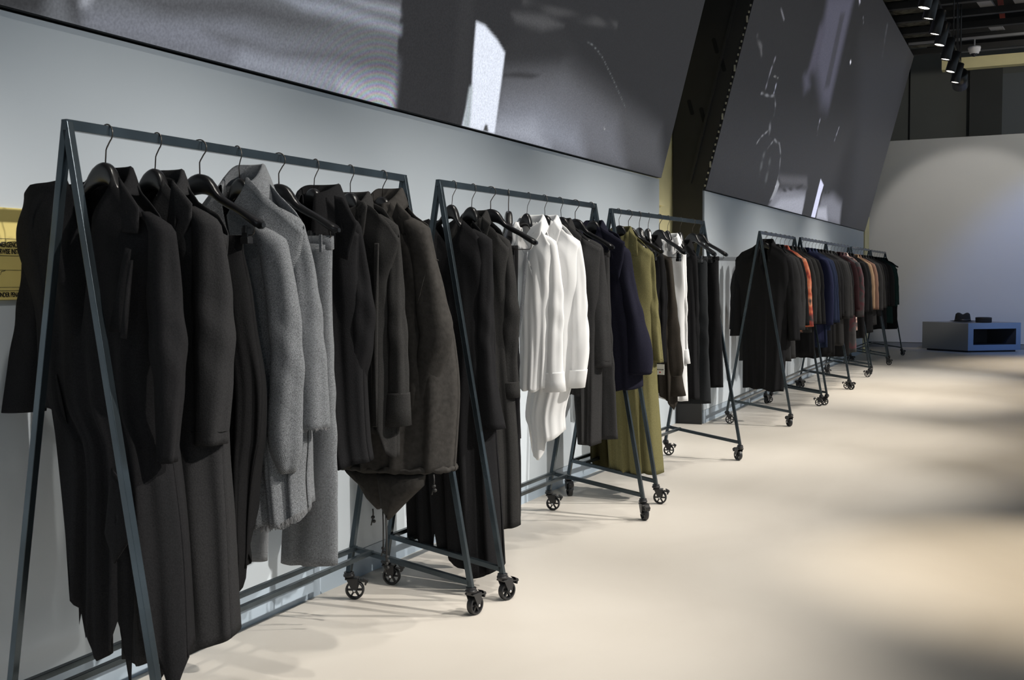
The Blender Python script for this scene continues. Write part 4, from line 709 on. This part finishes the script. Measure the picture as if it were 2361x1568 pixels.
 {'id':'navy wool coat with big collar','rack':1,'s':1.502,'x':-0.051,'y':5.15,'mat':'wool_navy','b':0.08,'bh':0.085,'fold':0.01,'nf':3,'collar':{'w':0.11,'lf':0.17,'out':0.075,'drop':0.07,'stand':0.035},'kv':0.4,'top':[(-0.197,1.314),(-0.063,1.433),(-0.033,1.487),(0.007,1.504),(0.048,1.481),(0.141,1.44),(0.22,1.33)],'neck':(-0.038,0.051,0.2),'rows':[(1.399,-0.194,0.179),(1.312,-0.171,0.201),(1.092,-0.099,0.238),(0.874,-0.064,0.265),(0.676,-0.053,0.274)],'hem':[(-0.055,0.692),(0.087,0.657),(0.18,0.661),(0.276,0.682)],'sleeves':[{'rows':[(1.353,0.17,0.049),(1.201,0.194,0.047),(1.027,0.238,0.053),(0.876,0.265,0.071),(0.8,0.268,0.074),(0.742,0.266,0.067)],'k':0.85,'v':0.03,'cuffline':0.01}],'panels':[('lapel',[(0.085,1.476),(0.217,1.396),(0.208,1.307),(0.185,1.212),(0.144,1.231),(0.108,1.394)],0.1)]},
 {'id':'olive wool long coat','rack':2,'s':0.099,'x':-0.104,'y':5.696,'mat':'wool_olive','b':0.08,'bh':0.1,'fold':0.012,'nf':4,'collar':{'w':0.07,'lf':0.11,'out':0.045,'drop':0.05,'stand':0.03},'kv':0.37,'top':[(-0.196,1.346),(-0.063,1.435),(-0.033,1.483),(0.002,1.496),(0.059,1.48),(0.143,1.412),(0.203,1.359)],'neck':(-0.038,0.061,0.2),'rows':[(1.416,-0.187,0.136),(1.271,-0.161,0.191),(0.766,-0.115,0.216),(0.598,-0.076,0.224),(0.356,-0.064,0.242),(0.144,-0.051,0.259)],'hem':[(-0.053,0.152),(0.114,0.15),(0.259,0.15)],'sleeves':[{'rows':[(1.352,0.176,0.028),(1.08,0.196,0.031),(0.842,0.22,0.03),(0.757,0.23,0.03)],'k':0.85,'v':0,'cuffline':0.02}],'panels':[('lapel',[(0.093,1.481),(0.138,1.438),(0.143,1.34),(0.088,1.35)],0.085)]},
 {'id':'dark olive long skirt','rack':2,'s':0.249,'x':-0.097,'y':5.846,'mat':'cotton_darkolive','hang':'clip','b':0.05,'bh':0.07,'fold':0.016,'nf':5,'kv':0.36,'top':[(-0.24,1.349),(-0.128,1.352),(-0.023,1.356)],'rows':[(1.352,-0.239,-0.011),(0.827,-0.235,0.053),(0.142,-0.231,0.131)],'hem':[(-0.232,0.162),(-0.13,0.129),(0.028,0.13),(0.132,0.132)],'sleeves':[]},
 {'id':'black tagged vest','rack':2,'s':0.412,'x':-0.089,'y':6.009,'mat':'jersey_black','b':0.045,'bh':0.05,'fold':0.008,'nf':3,'yaw':-25,'kv':0.35,'top':[(-0.184,1.351),(-0.037,1.462),(0.005,1.478),(0.047,1.447),(0.11,1.359)],'neck':(-0.032,0.042,0.1),'rows':[(1.424,-0.17,0.099),(1.072,-0.157,0.115),(0.723,-0.143,0.141)],'hem':[(-0.144,0.727),(0.142,0.727)],'sleeves':[],'tag':(0.124,0.692)},
 {'id':'black jacket behind olive coat','rack':2,'s':0.562,'x':-0.081,'y':6.159,'mat':'wool_black','b':0.06,'bh':0.065,'fold':0.01,'nf':4,'collar':{'w':0.05,'lf':0.08,'out':0.035,'drop':0.05,'stand':0.03},'kv':0.34,'top':[(-0.197,1.341),(-0.042,1.448),(0.005,1.478),(0.049,1.436),(0.088,1.349)],'neck':(-0.038,0.048,0.12),'rows':[(1.428,-0.192,0.074),(1.068,-0.151,0.096),(0.707,-0.123,0.107)],'hem':[(-0.124,0.709),(0.108,0.716)],'sleeves':[{'rows':[(1.35,0.059,0.031),(1.069,0.076,0.036),(0.722,0.068,0.028)],'k':0.85,'v':0}]},
 {'id':'dark brown balloon sleeve blouse','rack':2,'s':0.734,'x':-0.073,'y':6.331,'mat':'cotton_brown','hang':'clip','b':0.05,'bh':0.06,'fold':0.014,'nf':5,'kv':0.33,'top':[(-0.194,1.329),(-0.055,1.343),(0.076,1.347)],'rows':[(1.344,-0.193,0.075),(1.064,-0.165,0.087),(0.668,-0.137,0.109),(0.43,-0.108,0.115)],'hem':[(-0.11,0.532),(0.001,0.523),(0.056,0.472),(0.089,0.421),(0.116,0.475)],'sleeves':[{'rows':[(1.326,0.046,0.034),(1.065,0.069,0.039),(0.802,0.084,0.054),(0.672,0.1,0.052),(0.624,0.102,0.039),(0.508,0.105,0.058)],'k':0.85,'v':0,'cuff':(0.628,)}]},
 {'id':'white poplin shirt','rack':2,'s':0.891,'x':-0.065,'y':6.487,'mat':'cotton_white','b':0.05,'bh':0.06,'fold':0.006,'nf':3,'collar':{'w':0.05,'lf':0.085,'out':0.035,'drop':0.04,'stand':0.03},'kv':0.32,'top':[(-0.191,1.345),(-0.036,1.442),(-0.016,1.468),(0.014,1.475),(0.048,1.467),(0.071,1.429),(0.111,1.367)],'neck':(-0.022,0.05,0.1),'rows':[(1.436,-0.184,0.08),(1.276,-0.142,0.107),(0.792,-0.113,0.114),(0.454,-0.098,0.126)],'hem':[(-0.099,0.477),(0.069,0.465),(0.127,0.456)],'sleeves':[{'rows':[(1.38,0.084,0.029),(1.061,0.092,0.027),(0.794,0.098,0.027),(0.692,0.105,0.032)],'k':0.85,'v':0,'cuff':(0.777,)}],'panels':[('collar_point',[(0.051,1.465),(0.078,1.469),(0.089,1.427),(0.057,1.38)],0.065)]},
 {'id':'black cotton shirt beside white shirt','rack':2,'s':1.118,'x':-0.054,'y':6.714,'mat':'cotton_black','b':0.055,'bh':0.06,'fold':0.012,'nf':4,'collar':{'w':0.05,'lf':0.08,'out':0.035,'drop':0.04,'stand':0.03},'kv':0.31,'top':[(-0.192,1.334),(-0.039,1.437),(0.006,1.463),(0.053,1.427),(0.106,1.358)],'neck':(-0.037,0.052,0.1),'rows':[(1.416,-0.186,0.084),(1.055,-0.142,0.103),(0.45,-0.112,0.122)],'hem':[(-0.113,0.454),(0.123,0.45)],'sleeves':[{'rows':[(1.358,0.077,0.03),(1.056,0.089,0.03),(0.504,0.086,0.03)],'k':0.85,'v':0}]},
 {'id':'black denim jeans','rack':2,'s':1.343,'x':-0.043,'y':6.938,'mat':'denim_black','kind':'trousers','hang':'clip','b':0.045,'kv':0.29,'legs':[{'rows':[(1.34,0.037,0.061),(1.051,0.044,0.061),(0.396,0.056,0.066)],'k':0.6,'v':0},{'rows':[(1.341,-0.086,0.064),(0.39,-0.067,0.06)],'k':0.6,'v':0}],'waist':(-0.152,0.099,1.358,1.327)},
 {'id':'black wide trousers','rack':2,'s':1.482,'x':-0.036,'y':7.078,'mat':'cotton_black','kind':'trousers','hang':'clip','b':0.045,'kv':0.29,'legs':[{'rows':[(1.341,0.068,0.061),(1.048,0.084,0.055),(0.491,0.112,0.051)],'k':0.6,'v':0},{'rows':[(1.342,-0.056,0.064),(0.486,-0.016,0.062)],'k':0.6,'v':0}],'waist':(-0.121,0.13,1.359,1.334)},
 {'id':'long black overcoat','rack':3,'s':0.153,'x':-0.063,'y':9.145,'mat':'wool_black','b':0.07,'bh':0.08,'fold':0.01,'nf':4,'collar':{'w':0.06,'lf':0.1,'out':0.04,'drop':0.08,'stand':0.03},'kv':0.22,'top':[(-0.241,1.366),(-0.183,1.431),(-0.092,1.473),(-0.043,1.516),(0.008,1.533),(0.059,1.507),(0.149,1.455),(0.217,1.375)],'neck':(-0.043,0.058,0.22),'rows':[(1.436,-0.248,0.184),(1.182,-0.225,0.211),(0.708,-0.185,0.186),(0.268,-0.179,0.161)],'hem':[(-0.179,0.291),(-0.006,0.283),(0.067,0.264),(0.161,0.267)],'sleeves':[{'rows':[(1.36,0.181,0.043),(1.0,0.223,0.046),(0.694,0.247,0.046)],'k':0.85,'v':0},{'rows':[(1.384,-0.2,0.046),(1.036,-0.217,0.05),(0.726,-0.241,0.053)],'k':0.85,'v':0}]},
]

def kind_of(s):
    for w, n, c in (('jumpsuit', 'jumpsuit', 'jumpsuit'), ('trousers', 'trousers', 'trousers'), ('jeans', 'jeans', 'jeans'), ('parka', 'parka', 'parka'), ('shirt jacket', 'shirt_jacket', 'jacket'), ('cardigan', 'cardigan', 'cardigan'), ('shirt', 'shirt', 'shirt'),
                    ('camisole', 'camisole', 'top'), ('skirt', 'skirt', 'skirt'), ('vest', 'vest', 'vest'), ('jacket', 'jacket', 'jacket'), ('blouse', 'blouse', 'blouse'), ('dress', 'dress', 'dress'), ('top', 'knit_top', 'top'), ('coat', 'coat', 'coat')):
        if w in s: return n, c
    return 'coat', 'coat'
ORD = ['first', 'second', 'third', 'fourth', 'fifth', 'sixth', 'seventh', 'eighth', 'ninth', 'tenth']
RACKN = ['nearest rack', 'second rack', 'third rack', 'fourth rack', 'fifth rack', 'sixth rack', 'seventh rack', 'last rack']
HYAW = {'black draped jumpsuit': 7, 'grey herringbone trousers': 8, 'black clipped trousers': 6, 'black satin camisole': -60, 'black tagged vest': -48, 'black jacket behind olive coat': -34, 'dark brown balloon sleeve blouse': -18, 'white poplin shirt': -8, 'black cotton shirt beside white shirt': -26, 'black denim jeans': -24, 'black wide trousers': -10}
count = {}
for i, g in enumerate(GARMENTS):
    r = g['rack']; count[r] = count.get(r, 0) + 1; n, c = kind_of(g['id']); x, y, rot = RACKS[r]; hx, hy = g['x'] + 0.0, g['y']
    pos_ = ORD[count[r] - 1]
    tilt, sx = seat(g)
    make_garment(g, hx, hy, g['id'] + ', ' + pos_ + ' on the ' + RACKN[r], c, n, None, 100 + i)
    clips = (.16 if g.get('kind') != 'trousers' else round(min(.17, (g['waist'][1] - g['waist'][0])*.36), 2)) if g.get('hang') == 'clip' else 0
    hang((hx, hy), HYAW.get(g['id'], 0), clips, 'black hanger carrying the ' + g['id'] + ' on the ' + RACKN[r], 'black hangers on the clothes racks', tilt, sx)
# the white price tag
t = thing('price_tag', (.056, 5.95, .727), 'white swing tag hanging between the olive coat and the brown blouse', 'tag')
m = MB(); m.box((0, 0, -.03), (.052, .0012, .06)); m.build('card', MATS['tag_white'], t)
m = MB(); m.tube([(0, 0, 0), (-.004, .003, .05), (-.006, .006, .10)], .0007, 5); m.build('string', MATS['cord'], t)
m = MB()
for k in range(9): m.box((-.02 + k*.005, -.0009, -.030), (.0032, .0006, .006))
m.build('printed_line', MATS['tag_ink'], t)
m = MB(); m.lathe([(0, -.0012), (.0045, -.0012), (.0045, -.0006)], c=(0, 0, -.046), axis='y', n=16); m.build('red_dot', MATS['tag_red'], t)
# ------------------------------------------------------------------ the far racks
def generic(kind, m, ln, hw=.215, sl=.60, b=.055, rg=None):
    zt = 1.485; zh = zt - ln; w = hw
    if kind == 'trousers':
        return dict(mat=m, kind='trousers', b=.05, hang='clip', waist=(-.19, .19, 1.338, 1.30), legs=[dict(rows=[(1.32, s*.095, .095), (.95, s*.1, .10), (1.33 - ln, s*.105, .10)], k=.4, v=0) for s in (-1, 1)])
    g = dict(mat=m, b=b, bh=b + .012, fold=.012, nf=4, top=[(-w, 1.395), (-.15, 1.435), (-.07, 1.472), (-.03, 1.488), (.03, 1.488), (.07, 1.472), (.15, 1.435), (w, 1.395)], neck=(-.065, .065, .16),
             rows=[(1.44, -w + .02, w - .02), (1.30, -w, w), (1.05, -w*.92, w*.92), (zh, -w*1.02, w*1.02)], hem=[(-w, zh + .01), (0, zh), (w, zh + rg.uniform(-.01, .03))],
             sleeves=[dict(rows=[(1.37, s*(w - .025), .045), (1.22, s*(w + .015), .056), (1.05, s*(w + .03), .052), (1.40 - sl, s*(w + .035 + rg.uniform(0, .02)), .045)], k=.85, v=rg.uniform(-.01, .02)) for s in (-1, 1)] if sl else [],
             collar=dict(w=.055, lf=.09, out=.038, drop=.06, stand=.03))
    return g
FAR = {3: [('charcoal wool coat', 'wool_charcoal', 'coat', .98, .215, .62), ('dark grey wool coat', 'wool_grey', 'coat', .95, .215, .63), ('black velvet jacket', 'jersey_black', 'coat', .70, .20, .60), ('orange printed dress', 'print_orange', 'coat', .78, .197, .62),
           ('charcoal wool jacket', 'wool_grey', 'coat', .74, .215, .60), ('dark grey shirt', 'cotton_charcoal', 'coat', .80, .21, .61), ('black high collar coat', 'wool_black', 'coat', 1.02, .215, .62)],
       4: [('bright navy coat', 'velvet_blue', 'coat', .92, .215, .64), ('navy wool coat', 'denim_navy', 'coat', .96, .215, .62), ('navy denim shirt', 'denim_navy', 'coat', .80, .215, .63), ('black cotton shirt', 'cotton_black', 'coat', 1.05, .205, .60), ('black wool dress', 'wool_black', 'coat', 1.1, .205, .58),
           ('black silk top', 'jersey_black', 'coat', .75, .20, .55), ('charcoal knit top', 'wool_charcoal', 'coat', .72, .21, .62), ('dark grey wool coat', 'wool_grey', 'coat', 1.0, .21, .62)],
       5: [('black wool jacket', 'wool_black', 'coat', .72, .21, .6), ('black cotton trousers', 'cotton_black', 'trousers', 1.0, 0, 0), ('burgundy knit top', 'wool_burgundy', 'coat', .66, .20, .55), ('plum patterned long dress', 'print_plum', 'coat', 1.16, .22, .64), ('rose printed dress', 'print_rose', 'coat', .92, .19, .0), ('black cotton shirt', 'cotton_black', 'coat', .75, .21, .6), ('black wool coat', 'wool_black', 'coat', 1.0, .215, .6)],
       6: [('tan wool top', 'wool_tan', 'coat', .64, .205, .58), ('rust wool jacket', 'wool_rust', 'coat', .66, .215, .60), ('black wool dress', 'wool_black', 'coat', 1.0, .20, .6), ('dark grey wool coat', 'wool_grey', 'coat', .92, .215, .62), ('charcoal shirt', 'cotton_charcoal', 'coat', .74, .21, .6), ('black cotton shirt', 'cotton_black', 'coat', .8, .21, .6), ('black wool jacket', 'wool_black', 'coat', .72, .21, .58)],
       7: [('black wool coat', 'wool_black', 'coat', 1.02, .215, .6), ('charcoal knit top', 'wool_charcoal', 'coat', .72, .205, .6), ('dark green shirt', 'wool_green', 'coat', .74, .21, .62), ('dark patterned dress', 'wool_green', 'coat', .95, .2, .6), ('black silk dress', 'jersey_black', 'coat', .98, .2, .0), ('black cotton trousers', 'cotton_black', 'trousers', .92, 0, 0)]}
rf = random.Random(21)
for r, items in FAR.items():
    x, y, rot = RACKS[r]; n = len(items); s0 = .26 if r == 3 else .10; s1 = 1.46
    for k, (nm, m, kind, ln, hw, sl) in enumerate(items):
        s = s0 + (s1 - s0)*k/(n - 1) + rf.uniform(-.018, .018); px, py = x - math.sin(rot)*s, y + math.cos(rot)*s
        g = generic(kind, m, ln, hw, sl, .052 + rf.uniform(0, .008), rf); g['yaw'] = rf.uniform(-5, 5); tilt, sx = seat(g); nn, cc = kind_of(nm); o = ORD[k + (1 if r == 3 else 0)]
        make_garment(g, px, py, f'{nm}, {o} on the {RACKN[r]} in the far row', cc, nn, None, 500 + r*20 + k, fine=False)
        hang((px, py), g['yaw'], .13 if kind == 'trousers' else 0, f'black hanger carrying the {nm}, {o} on the {RACKN[r]}', 'black hangers on the clothes racks', tilt, sx)
